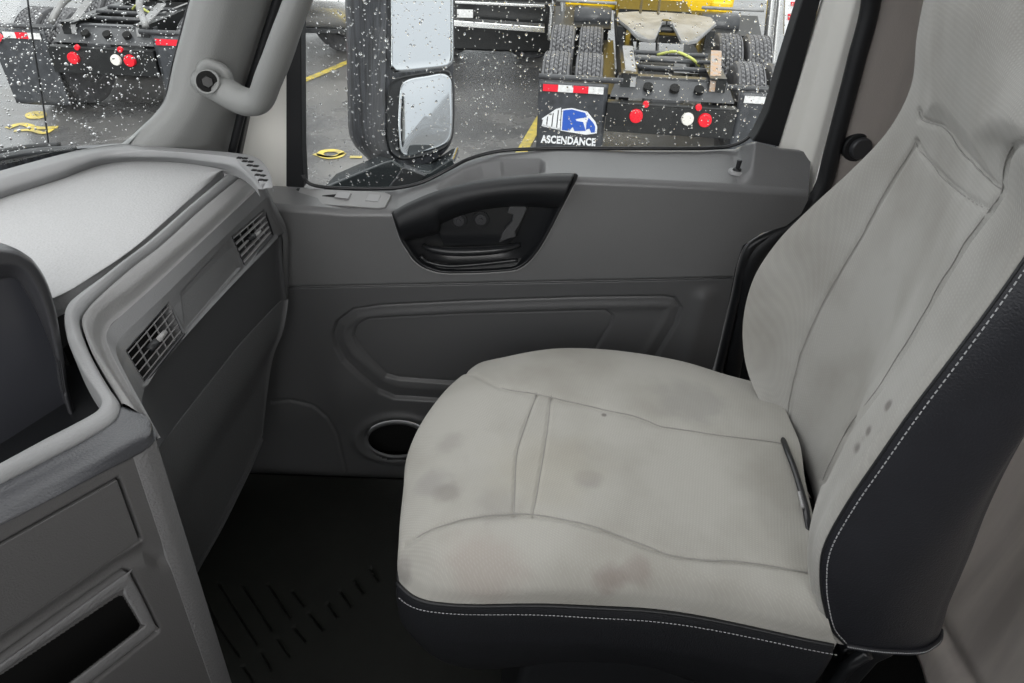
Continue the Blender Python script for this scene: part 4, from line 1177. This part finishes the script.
# ------------------------------------------------------------------ outside mirror
def side_mirror():
    t = thing('side_mirror', 'black two-pane side mirror on the truck door, beaded with rain', 'mirror', tuple(Py(390, 170, 1.95)))
    # shell: horizontal sections from top to bottom; the glass side faces back towards the driver
    NM = np.array([.68, -.72, .17]); NM /= np.linalg.norm(NM)
    PM0 = Py(387, 70, 1.99)
    def Pm(u, v, d=0): return Pp(u, v, PM0 + NM * d, NM)
    rows = []
    for v, ul, um, ur in [(-120, 344, 384, 454), (-60, 345, 385, 454), (0, 346.5, 387, 454), (60, 348, 386.5, 453.5), (110, 349, 386, 453), (132, 350, 386, 453), (145, 355, 388, 450), (153, 362, 391, 444), (160, 369, 396, 436), (165, 376, 400, 425)]:
        b0 = Py(ur - 1, v, 2.22)
        rows.append([b0, Pm(ur, v, -.02), Pm(ur - 1.5, v, 0), Pm(ur - 5, v, .003), Pm(um + 6, v, .003), Pm(um, v, 0), Pm(um - 3, v, -.012), Py((um + ul) / 2, v, 2.07), Py(ul + 2, v, 2.13), Py(ul, v, 2.17), Py(ul + 6, v, 2.22), Py((um + ur) / 2, v, 2.27), b0])
    G = catmull(catmull(np.array(rows), 70, 0), 110, 1)
    keep(grid_obj('shell', G, M['mirror_shell']), t)
    def pane(name, q, y0, bulge, m, r):
        c = smooth_line(q + [q[0]], 81)[:-1]; ce = np.mean(c, 0)
        rows = []
        for s, y in [(1.03, -.003), (1.0, .004), (.97, .006)]:
            rows.append([Pm(*(ce + (p - ce) * s), y + y0) for p in c])
        for s in np.linspace(.965, .01, 14):
            rows.append([Pm(*(ce + (p - ce) * s), y0 + .0055 + bulge * (1 - s * s)) for p in c])
        return keep(grid_obj(name, np.array(rows), m, None, closed_c=True), t)
    up = [(390, -100), (391, 30), (391, 64), (393, 70), (398, 72), (425, 69.5), (446, 67), (452, 63), (453, 56), (453, 0), (453, -100), (420, -102)]
    lab(pane('mirror_glass', up, .001, .0, M['mirror'], 0), 'flat upper mirror')
    lo_f = [(388, 92), (391, 82), (400, 77), (425, 72.5), (444, 70), (451, 74), (453.5, 90), (453, 128), (450, 142), (444, 149), (425, 156), (404, 160), (393, 155), (388, 145), (387, 120)]
    lo = [(399, 100), (401, 86), (409, 79.5), (428, 76), (442, 74), (450, 79), (452, 92), (452, 126), (449, 140), (440, 147), (424, 152), (408, 156), (401, 153), (398.5, 142), (398, 120)]
    pane('convex_frame', lo_f, .001, .002, M['black_gloss'], 0)
    lab(pane('mirror_glass', lo, .006, .006, M['mirror'], 0), 'round-cornered convex lower mirror')
    # foot and fairing below
    q = [(322, 188), (350, 176), (382, 163), (392, 160), (404, 168), (430, 172), (452, 158), (455, 162), (448, 178), (440, 192), (400, 205), (330, 200)]
    keep(poly_obj('mirror_foot', [Py(a, b, 1.93) for a, b in q], (0, .16, -.02), M['fairing'], bevel=.01), t)
    q = [(396, 178), (403, 167), (426, 176), (414, 187), (398, 190), (388, 188)]
    keep(lab(poly_obj('foot_cap', [Py(a, b, 1.915) for a, b in q], (0, .03, 0), M['chassis_grey'], bevel=.004), 'lighter grey wedge'), t)
side_mirror()

# wipers and cowl beyond the windscreen
wp = thing('windshield_wiper', 'thin black wiper blade lying along the foot of the windscreen', 'wiper', tuple(Pz(30, 158, .97)))
def off(u, v, z=.965, k=.05): return Pz(u, v, z) + np.array([-k, k * .4, 0])
keep(tube('blade', [Py(-40, 160, 1.42), Py(0, 152, 1.43), Py(30, 147, 1.44), Py(60, 145, 1.45)], .006, M['black'], None, 8, n=30), wp)
keep(tube('arm', [Py(-60, 172, 1.40), Py(0, 157.5, 1.42), Py(40, 151, 1.435), Py(76, 149, 1.45)], .008, M['chassis_grey'], None, 8, n=30), wp)
cowl = struct(poly_obj('trim_7', [Py(a, b, 1.46) for a, b in [(-120, 178), (0, 158), (60, 150), (100, 147), (128, 147), (128, 165), (0, 190), (-120, 210)]], (0, .05, -.01), M['mirror_shell']))
ant = tube('radio_antenna', [Py(49, 148, 1.9), Py(44, 110, 1.9), Py(36, 60, 1.9), Py(30, 20, 1.9), Py(26, -10, 1.9), Py(10, -90, 1.9)], .0024, M['black'], None, 8, n=50)
tag(ant, 'thin black whip antenna standing outside the windscreen', 'antenna')

# ------------------------------------------------------------------ rain on the glass
def icos():
    bm = bmesh.new(); bmesh.ops.create_icosphere(bm, subdivisions=2, radius=1)
    v = np.array([x.co[:] for x in bm.verts]); f = [[q.index for q in p.verts] for p in bm.faces]; bm.free(); return v, f
IV, IF = icos()
def drops(name, pts, sizes, n, label, a1, a2):
    vs, fs = [], []
    rng = np.random.RandomState(5)
    n = n / np.linalg.norm(n)
    for i, (p, r) in enumerate(zip(pts, sizes)):
        el = rng.uniform(.85, 1.5) if r > .0016 else 1
        tilt = rng.uniform(-.3, .3)
        x = a1 * math.cos(tilt) + a2 * math.sin(tilt); z = -a1 * math.sin(tilt) + a2 * math.cos(tilt)
        V = p + (IV[:, :1] * x * r + IV[:, 1:2] * n * r * .55 + IV[:, 2:] * z * r * el)
        fs += [[k + len(IV) * i for k in f] for f in IF]
        vs.append(V)
    me = bpy.data.meshes.new(name); me.from_pydata(np.concatenate(vs).tolist(), [], fs); me.update()
    o = finish(bpy.data.objects.new(name, me), M['drop'])
    o['kind'] = 'stuff'
    return tag(o, label, 'raindrops')
rng = np.random.RandomState(3)
def scatter(poly, N, fn, dens=None):
    us = np.array(poly); lo, hi = us.min(0), us.max(0)
    P, S = [], []
    while len(P) < N:
        u, v = rng.uniform(lo[0], hi[0]), rng.uniform(lo[1], hi[1])
        if not inside(np.array([u]), np.array([v]), poly)[0]: continue
        P.append(fn(u, v)); S.append(min(.0042, .0007 + rng.gamma(1.5, .00045)))
    return P, S
P, S = scatter([(305, -20), (305, 182), (350, 186), (400, 184), (450, 164), (480, 153), (540, 146), (735, 145), (760, 125), (805, -20)], 2300, lambda u, v: Py(u, v, 1.552))
drops('raindrops', P, S, np.array([0, 1., 0]), 'raindrops clinging to the side window glass', np.array([1., 0, 0]), np.array([0, 0, 1.]))
wa, wb_, wc = Gw[0, 15], Gw[0, 3], Gw[-1, 10]
wn_ = np.cross(wb_ - wa, wc - wa); wn_ /= np.linalg.norm(wn_)
if wn_ @ (CAM - wa) > 0: wn_ = -wn_
WU, WV = project(Gw)
def on_ws(u, v):
    r = ray(u, v)
    i = np.unravel_index(np.argmin((WU - u) ** 2 + (WV - v) ** 2), WU.shape)
    p0 = Gw[i]; k = ((p0 - CAM) @ wn_) / (r @ wn_)
    return CAM + r * k + wn_ * .005
P, S = scatter([(-20, -20), (190, -20), (165, 95), (140, 125), (110, 142), (0, 160), (-20, 165)], 1250, on_ws)
S = [x * .8 for x in S]
a1 = wb_ - wa; a1 /= np.linalg.norm(a1)
drops('raindrops', P, S, wn_, 'raindrops clinging to the windscreen glass', a1, np.cross(wn_, a1))

# ------------------------------------------------------------------ trucks outside
def tyre_mesh():
    NA, w, R = 216, .27, .52
    prof = [(-.30, .28), (-.48, .29), (-.5, .40), (-.5, .47), (-.47, .505), (-.40, .52)]
    nx = 30
    G = []
    for a in range(NA):
        th = 2 * math.pi * a / NA
        ring = [(p[0] * w, p[1]) for p in prof]
        for k in range(nx + 1):
            x = -.40 + .80 * k / nx
            lane = int((x + .4) / .8 * 5 * .999)
            fr = ((x + .4) / .8 * 5) % 1
            r = R
            if fr < .12 or fr > .88: r -= .020
            ph = (a * 54 / NA + (lane % 2) * .5 + (fr - .5) * (.5 if lane % 2 else -.5)) % 1
            if ph < .24: r -= .020
            ring.append((x * w, r - .006 * abs(x / .4) ** 3))
        ring += [(-p[0] * w, p[1]) for p in prof[::-1]]
        G.append([(x, r * math.cos(th), r * math.sin(th)) for x, r in ring])
    G = np.array(G)
    o = grid_obj('tyre', G, M['tyre'], None, closed_r=True, smooth=False)
    me = o.data; bpy.data.objects.remove(o)
    b = MB().cyl((-.08, 0, 0), (.06, 0, 0), .29, .29, 32).cyl((-.12, 0, 0), (.10, 0, 0), .11, .10, 20)
    h = b.build('hub', M['metal']); hm = h.data; bpy.data.objects.remove(h)
    return me, hm
TY, HUB = tyre_mesh()
def put_tyre(parent, x, y, z, s=1.0):
    o = bpy.data.objects.new('tyre', TY); COL.objects.link(o); o.parent = parent; o.location = (x, y, z); o.rotation_euler = (random.random() * 6, 0, 0); o.scale = (s, s, s)
    h = bpy.data.objects.new('hub', HUB); COL.objects.link(h); h.parent = o

def logo(parent):
    """blue truck front with a white trailer and lettering, raised a hair from the flap"""
    y = -.012
    def pl(name, pts, m, dy=0, th=.004): 
        return MB().prism([(p[0], y + dy, p[1]) for p in pts], (0, th, 0)).build(name, m, parent)
    # white outline silhouette, blue cab, white trailer bands; x 0..1 across, z 0..1 up; placed by caller's scaling
    X0, X1, Z0, Z1 = -.27, .25, -.475, -.24
    f = lambda pts: [(X0 + (X1 - X0) * a, Z0 + (Z1 - Z0) * b) for a, b in pts]
    b = MB()
    for pts in [[(0, .26), (.075, .22), (.09, .64), (.02, .52)], [(.095, .215), (.17, .19), (.185, .80), (.11, .68)], [(.19, .185), (.26, .165), (.275, .93), (.205, .83)], [(.28, .16), (.33, .15), (.33, 1.0), (.295, .96)], [(0, .26), (.33, .14), (.33, .20), (0, .32)], [(.0, .50), (.26, .90), (.33, .98), (.33, 1.03), (.24, .96), (.0, .56)]]:
        b.prism([(p[0], y, p[1]) for p in f(pts)], (0, .004, 0))
    o1 = b.build('logo_trailer', M['logo_white'], parent)
    b = MB()
    for pts in [[(.345, .12), (.345, .97), (.52, 1.04), (.80, .93), (.96, .55), (1.0, .36), (1.0, .10), (.80, .02)]]:
        b.prism([(p[0], y + .001, p[1]) for p in f(pts)], (0, .004, 0))
    b.build('logo_outline', M['logo_white'], parent)
    b = MB()
    b.prism([(p[0], y - .002, p[1]) for p in f([(.37, .15), (.37, .93), (.52, .99), (.76, .89), (.80, .72), (.60, .62), (.62, .55), (.74, .52), (.80, .18), (.60, .14), (.56, .30), (.50, .14)])], (0, .004, 0))
    b.prism([(p[0], y - .002, p[1]) for p in f([(.83, .70), (.92, .52), (.965, .36), (.965, .14), (.90, .12), (.86, .28), (.80, .22), (.80, .50)])], (0, .004, 0))
    b.build('logo_cab', M['blue'], parent)
    for k in range(3):
        z = .34 + k * .17
    c = bpy.data.curves.new('lettering', 'FONT'); c.body = 'ASCENDANCE'; c.size = .098; c.extrude = .002; c.offset = .0035
    c.align_x = 'CENTER'; c.align_y = 'TOP'; c.space_character = 1.05
    o = bpy.data.objects.new('lettering', c); COL.objects.link(o); o.data.materials.append(M['logo_white']); o.parent = parent
    o.location = (-.01, y - .002, -.49); o.rotation_euler = (math.pi / 2, 0, 0)
    bpy.context.view_layer.update()
    w = o.dimensions[0]
    me = bpy.data.meshes.new_from_object(o.evaluated_get(bpy.context.evaluated_depsgraph_get()))
    k = .52 / max(1e-6, w)
    o2 = bpy.data.objects.new('lettering', me); COL.objects.link(o2); o2.parent = parent
    o2.location = o.location; o2.rotation_euler = o.rotation_euler; o2.scale = (k, 1, 1)
    bpy.data.objects.remove(o)

def tractor(name, label, loc, rz, brand=False, angled_tape=False, arches=False, group=None):
    t = thing(name, label, 'truck', loc, rz, group)
    for s in (-1, 1):
        MB().box((s * .43, 3.2, .90), (.09, 6.0, .24)).box((s * .385, 3.2, 1.01), (.12, 6.0, .015)).build('frame_rail', M['chassis'], t)
    # tail plate with lamps
    MB().box((0, .02, .665), (1.16, .03, .25)).box((0, .05, .80), (1.16, .10, .02)).build('tail_plate', M['chassis'], t, bevel=.004)
    for x in (-.31, .31):
        MB().cyl((x, .01, .70), (x, -.03, .70), .064, .058, 28).build('tail_lamp', M['lamp_red'], t, bevel=.006)
    for x in (-.235, .235):
        MB().cyl((x, .01, .81), (x, -.02, .81), .030, .027, 20).build('marker_lamp', M['lamp_red'], t, bevel=.003)
    MB().cyl((.155, .01, .70), (.155, -.025, .70), .060, .052, 24).build('reversing_lamp', M['lamp_white'], t, bevel=.006)
    # deck crossmember with lightening holes
    b = MB().prism([(-.56, .10, .83), (.56, .10, .83), (.50, .30, .96), (-.50, .30, .96)], (0, .02, .012)).box((0, .34, .965), (.98, .09, .03))
    b.build('rear_crossmember', M['chassis_grey'], t, bevel=.004)
    for x in (-.22, 0.02, .24):
        MB().cyl((x, .19, .90), (x, .172, .928), .045, .045, 20).build('lightening_hole', M['void'], t)
    MB().box((-.05, .10, .80), (.26, .02, .07)).build('license_plate', M['chassis_grey'], t, bevel=.003)
    for s in (-1, 1):
        MB().prism([(s * .33, .22, .98), (s * .43, .22, .98), (s * .47, .70, 1.13), (s * .37, .70, 1.13)], (0, .02, .02)).prism([(s * .335, .20, .90), (s * .425, .20, .90), (s * .425, .22, .99), (s * .335, .22, .99)], (0, .02, 0)).build('deck_ramp', M['rust'] if s > 0 and not arches else M['metal'], t, bevel=.004)
    for y, z in ((.55, 1.0), (.78, 1.02), (1.02, 1.03)):
        MB().cyl((-.40, y, z), (.40, y, z), .022, seg=12).build('cross_tube', M['chassis_grey'], t, smooth=True)
    # fifth wheel: two lobes with a V throat facing the rear
    z5 = 1.20
    out = [(-.50, 1.92), (-.52, 1.62), (-.42, 1.42), (-.30, 1.22), (-.20, 1.12), (-.13, 1.16), (-.05, 1.50), (0, 1.56), (.05, 1.50), (.13, 1.16), (.20, 1.12), (.30, 1.22), (.42, 1.42), (.52, 1.62), (.50, 1.92), (.30, 2.05), (0, 2.08), (-.30, 2.05)]
    b = MB().prism([(x, y, z5 - (.10 if y < 1.3 else .03 if y < 1.5 else 0)) for x, y in out], (0, 0, .035))
    fw = b.build('fifth_wheel', M['metal'], t, bevel=.006)
    MB().box((-.46, 1.65, 1.08), (.10, .30, .20)).box((.46, 1.65, 1.08), (.10, .30, .20)).box((0, 1.7, 1.05), (.7, .22, .08)).build('bracket', M['chassis'], t, bevel=.01)
    MB().cyl((-.09, 1.52, 1.16), (.09, 1.52, 1.16), .03, seg=12).cyl((0, 1.60, 1.24), (0, 1.60, 1.15), .05, seg=16).build('locking_jaw', M['chassis'], t)
    b = MB().tube([(-.1, 1.0, 1.02), (.05, .85, 1.09), (.2, .75, 1.06), (.3, .8, .98)], .014, n=20)
    b.build('air_hose', M['hose'], t, smooth=True)
    for k, (x0, x1) in enumerate([(-.3, .1), (-.1, .35)]):
        MB().tube([(x0, 1.1, 1.0), (x0 + .1, 2.6, 1.35), (x1, 3.4, 1.2), (x1, 3.9, 1.5)], .016, n=24).build('air_hose', M['chassis'], t, smooth=True)
    # axles, duals
    for y in (.78, 2.10):
        MB().cyl((-1.15, y, .52), (1.15, y, .52), .075, seg=20).cyl((-.2, y, .54), (.2, y, .54), .18, .18, 24).build('axle', M['chassis'], t)
        for x in (-1.09, -.77, .77, 1.09):
            put_tyre(t, x, y, .52)
    for s in (-1, 1):
        MB().prism([(s * .50, .25, .75), (s * .62, .25, .75), (s * .62, 2.6, .75), (s * .50, 2.6, .75)], (0, 0, .06)).build('spring_beam', M['chassis'], t)
    # mud flaps on their hangers
    for s in (-1, 1):
        MB().tube([(s * .46, .06, .985), (s * 1.22, .06, .985)], .026, 12).build('flap_hanger', M['chassis_grey'], t, smooth=True)
        fl = empty('mud_flap', (s * .90, .05, .955)); fl.parent = t
        G = np.array([[(x, .018 * math.sin(x * 9 + s) * (-z) + .03 * (-z), z) for x in np.linspace(-.315, .315, 16)] for z in np.linspace(0, -.80 if angled_tape else -.66, 16)])
        bpy.data.objects.remove(fl)
        fl = grid_obj('mud_flap', G, M['flap'], t, solid=.012); fl.location = (s * .90, .05, .955)
        y = -.022
        for k in range(4):
            x0 = -.275 + k * .1375
            m = M['red_tape'] if (k % 2 == 0) else M['white_tape']
            if s > 0 and not angled_tape: m = M['white_tape'] if k in (0, 1, 3) else M['red_tape']
            tilt = 0; zz = -.058
            if angled_tape:
                m = {-1: ('red_tape', 'white_tape', 'red_tape', 'white_tape'), 1: ('red_tape', 'red_tape', 'white_tape', 'red_tape')}[s][k]; m = M[m]
                if (s < 0 and k == 0) or (s > 0 and k == 3): tilt = s * .75; zz = -.10
            MB().box((x0 + .068, y, zz), (.137, .004, .062), Matrix.Rotation(tilt, 3, 'Y')).build('reflective_tape', m, fl)
        if brand and s < 0:
            logo(fl)
    if arches:
        for s in (-1, 1):
            MB().tube([(s * .52, .10, 1.02), (s * .40, .30, 1.22), (s * .30, .8, 1.30), (s * -.15, 1.1, 1.32)], .035, 12, n=24).build('fender_bar', M['metal'], t, smooth=True)
            MB().tube([(s * 1.24, .06, .985), (s * 1.42, .25, .80), (s * 1.44, .4, .6)], .028, 12, n=16).build('fender_bar', M['chassis_grey'], t, smooth=True)
    # cab end: tank, deck box and back panel
    for s in (-1, 1):
        MB().cyl((s * 1.0, 2.98, .98), (s * .55, 2.98, .98), .13, seg=24).build('air_tank', M['chassis_grey'], t, smooth=True)
        MB().tube([(s * .5, 2.72, 1.20), (s * 1.22, 2.72, 1.20)], .018, 8).build('fender_rail', M['metal'], t, smooth=True)
    cm = M['yellow'] if brand else M['chassis']
    MB().box((0, 5.1, 2.08), (2.3, 1.6, 2.46)).build('cab', cm, t, bevel=.05)
    for x in (-1.08, .98):
        MB().box((x, 4.5, .88), (.30, .5, .36)).build('cab_mount', cm, t, bevel=.05)
    for s in ((-1, 1) if brand else ()):
        MB().box((s * .88, 3.75, .62), (.66, .9, .62)).cyl((s * .88, 3.2, .62), (s * .88, 3.35, .62), .28, seg=24).build('battery_box', M['chassis'], t, bevel=.03)
        MB().box((s * .95, 4.6, .45), (.6, 1.0, .5)).build('side_tank', M['chassis_grey'], t, bevel=.08)
        MB().box((s * .9, 2.95, .98), (.72, .5, .02), Matrix.Rotation(.3, 3, 'X')).build('quarter_fender', M['chassis'], t)
    MB().box((0, 3.6, 1.04), (.9, .8, .05)).build('deck_plate', M['chassis'], t)
    return t

tB = tractor('semi_truck', 'rear of a black tractor with a blue truck logo on its left mud flap', (1.37, 6.42, GZ), math.radians(-5), brand=True)
tA = tractor('semi_truck', 'rear of a tractor seen through the windscreen with angled red tape on plain flaps', (-4.49, 7.78, GZ), math.radians(-3), angled_tape=True, arches=True)

# truck parked across behind the mirror
def parked():
    t = thing('parked_truck', 'dark truck parked behind the side mirror with pale step bar and silver tank', 'truck', (-1.2, 11.2, GZ))
    def Pq(u, v, y=11.0): return Py(u, v, y)
    a, b_ = Pq(452, 22), Pq(546, 32); h = Pq(452, 13)
    keep(poly_obj('step_bar', [Pq(448, 20), Pq(545, 27), Pq(545, 33), Pq(448, 26)], (0, .25, 0), M['steel_bright'], bevel=.01), t)
    keep(poly_obj('upper_rail', [Pq(455, 1), Pq(545, 5), Pq(545, 7.5), Pq(455, 3.5)], (0, .1, 0), M['steel_bright'], bevel=.005), t)
    keep(lab(poly_obj('number_plate', [Pq(457, 9.5), Pq(473, 10), Pq(473, 18), Pq(457, 17.5)], (0, .03, 0), M['white_tape'], bevel=.004), 'white number plate'), t)
    keep(MB().box((-.75, 12.2, .35), (2.4, 1.6, 1.6)).box((-.75, 11.95, -.72), (2.4, 1.2, .72)).build('body_and_shade', M['chassis'], None, bevel=.04), t)  # lower box stands in for the dark shade beneath the truck
    keep(MB().box((-1.5, 12.2, -.35), (3.4, 1.2, .3)).build('frame_rail', M['chassis'], None), t)
    for x in (-2.75, -1.2, .12):
        o = bpy.data.objects.new('tyre', TY); COL.objects.link(o); o.location = (x, 11.7, GZ + .5); o.rotation_euler = (0, 0, math.pi / 2); keep(o, t)
        o2 = bpy.data.objects.new('hub', HUB); COL.objects.link(o2); o2.parent = o
    c = Py(318, 8, 11.2)
    keep(lab(MB().cyl(c + np.array([-.42, 0, .12]), c + np.array([1.3, .0, .12]), .40, .40, 40).build('fuel_tank', M['steel_bright'], None, bevel=.03), 'silver fuel tank'), t)
    keep(MB().cyl(c + np.array([-.30, 0, .12]), c + np.array([-.26, 0, .12]), .41, .41, 40).cyl(c + np.array([.6, 0, .12]), c + np.array([.64, 0, .12]), .41, .41, 40).build('tank_strap', M['chassis'], None), t)
    keep(poly_obj('step_bar', [Pq(302, 28), Pq(348, 29), Pq(348, 34), Pq(302, 33)], (0, .2, 0), M['chassis_grey'], bevel=.01), t)
    for u in (553, 563):
        keep(tube('stack_pipe', [Py(u + 2, -60, 9.6), Py(u, 0, 9.6), Py(u - 3 if u < 560 else u, 40 if u < 560 else 28, 9.6)], .035, M['steel_bright'], None, 12, n=12), t)
parked()

bd = thing('marker_board', 'white board with red blocks standing at the right of the yellow cab', 'sign board', tuple(Py(795, 40, 10.5)))
keep(poly_obj('board', [Py(u, v, 10.5) for u, v in [(786, -30), (806, -30), (802, 36), (784, 36)]], (0, .06, 0), M['logo_white'], bevel=.006), bd)
for (u0, v0, u1, v1) in [(791, 2, 800, 6), (788, 14, 793, 20), (790, 26, 797, 30)]:
    keep(poly_obj('red_block', [Py(u, v, 10.49) for u, v in [(u0, v0), (u1, v0), (u1, v1), (u0, v1)]], (0, .01, 0), M['red_tape']), bd)
for u in (770, 779):
    pass
ps = thing('steel_post', 'pair of pale upright pipes between the yellow cab and the white board', 'post', tuple(Pz(776, 60, GZ)))
for u in (771, 779):
    keep(tube('pipe', [Py(u + 3, -60, 10.2), Py(u, 0, 10.2), Py(u - 3, 30, 10.2), Py(u - 10, 110, 10.2)], .05, M['steel_bright'], None, 12, n=12), ps)

# painted marks on the yard
def paint(name, line, w, label):
    P = smooth_line([Pz(u, v, GZ + .006) for u, v in line], 24)
    T = np.gradient(P, axis=0); T /= np.linalg.norm(T, axis=1, keepdims=True)
    N = np.stack([-T[:, 1], T[:, 0], 0 * T[:, 0]], 1)
    o = grid_obj(name, np.array([P - N * w / 2, P + N * w / 2]), M['yellow_line'], g, smooth=False, solid=.003)
    o['label'] = label
paint('parking_line', [(270, 93), (305, 80), (327, 71), (352, 60)], .12, 'yellow parking line left of the mirror')
paint('parking_line', [(517, 160), (533, 132), (547, 108), (560, 85)], .12, 'yellow parking line beside the flap with the logo')
def ring(c, ru, rv, a0=0, a1=2 * math.pi):
    return [(c[0] + ru * math.cos(t), c[1] + rv * math.sin(t)) for t in np.linspace(a0, a1, 14)]
paint('painted_mark', ring((331, 154), 11, 3.6), .07, 'yellow painted ring on the asphalt')
paint('painted_mark', [(314, 154), (330, 157), (345, 153)], .05, 'yellow painted stroke')
paint('painted_mark', [(350, 157), (362, 157)], .06, 'yellow painted stroke')
paint('painted_mark', ring((36, 115), 6, 2.6), .10, 'pale painted ring on the asphalt')
paint('painted_mark', [(7, 128), (22, 124), (38, 128), (58, 127)], .08, 'yellow painted stroke')
paint('painted_mark', [(14, 131), (30, 130), (44, 133), (52, 129)], .06, 'yellow painted stroke')
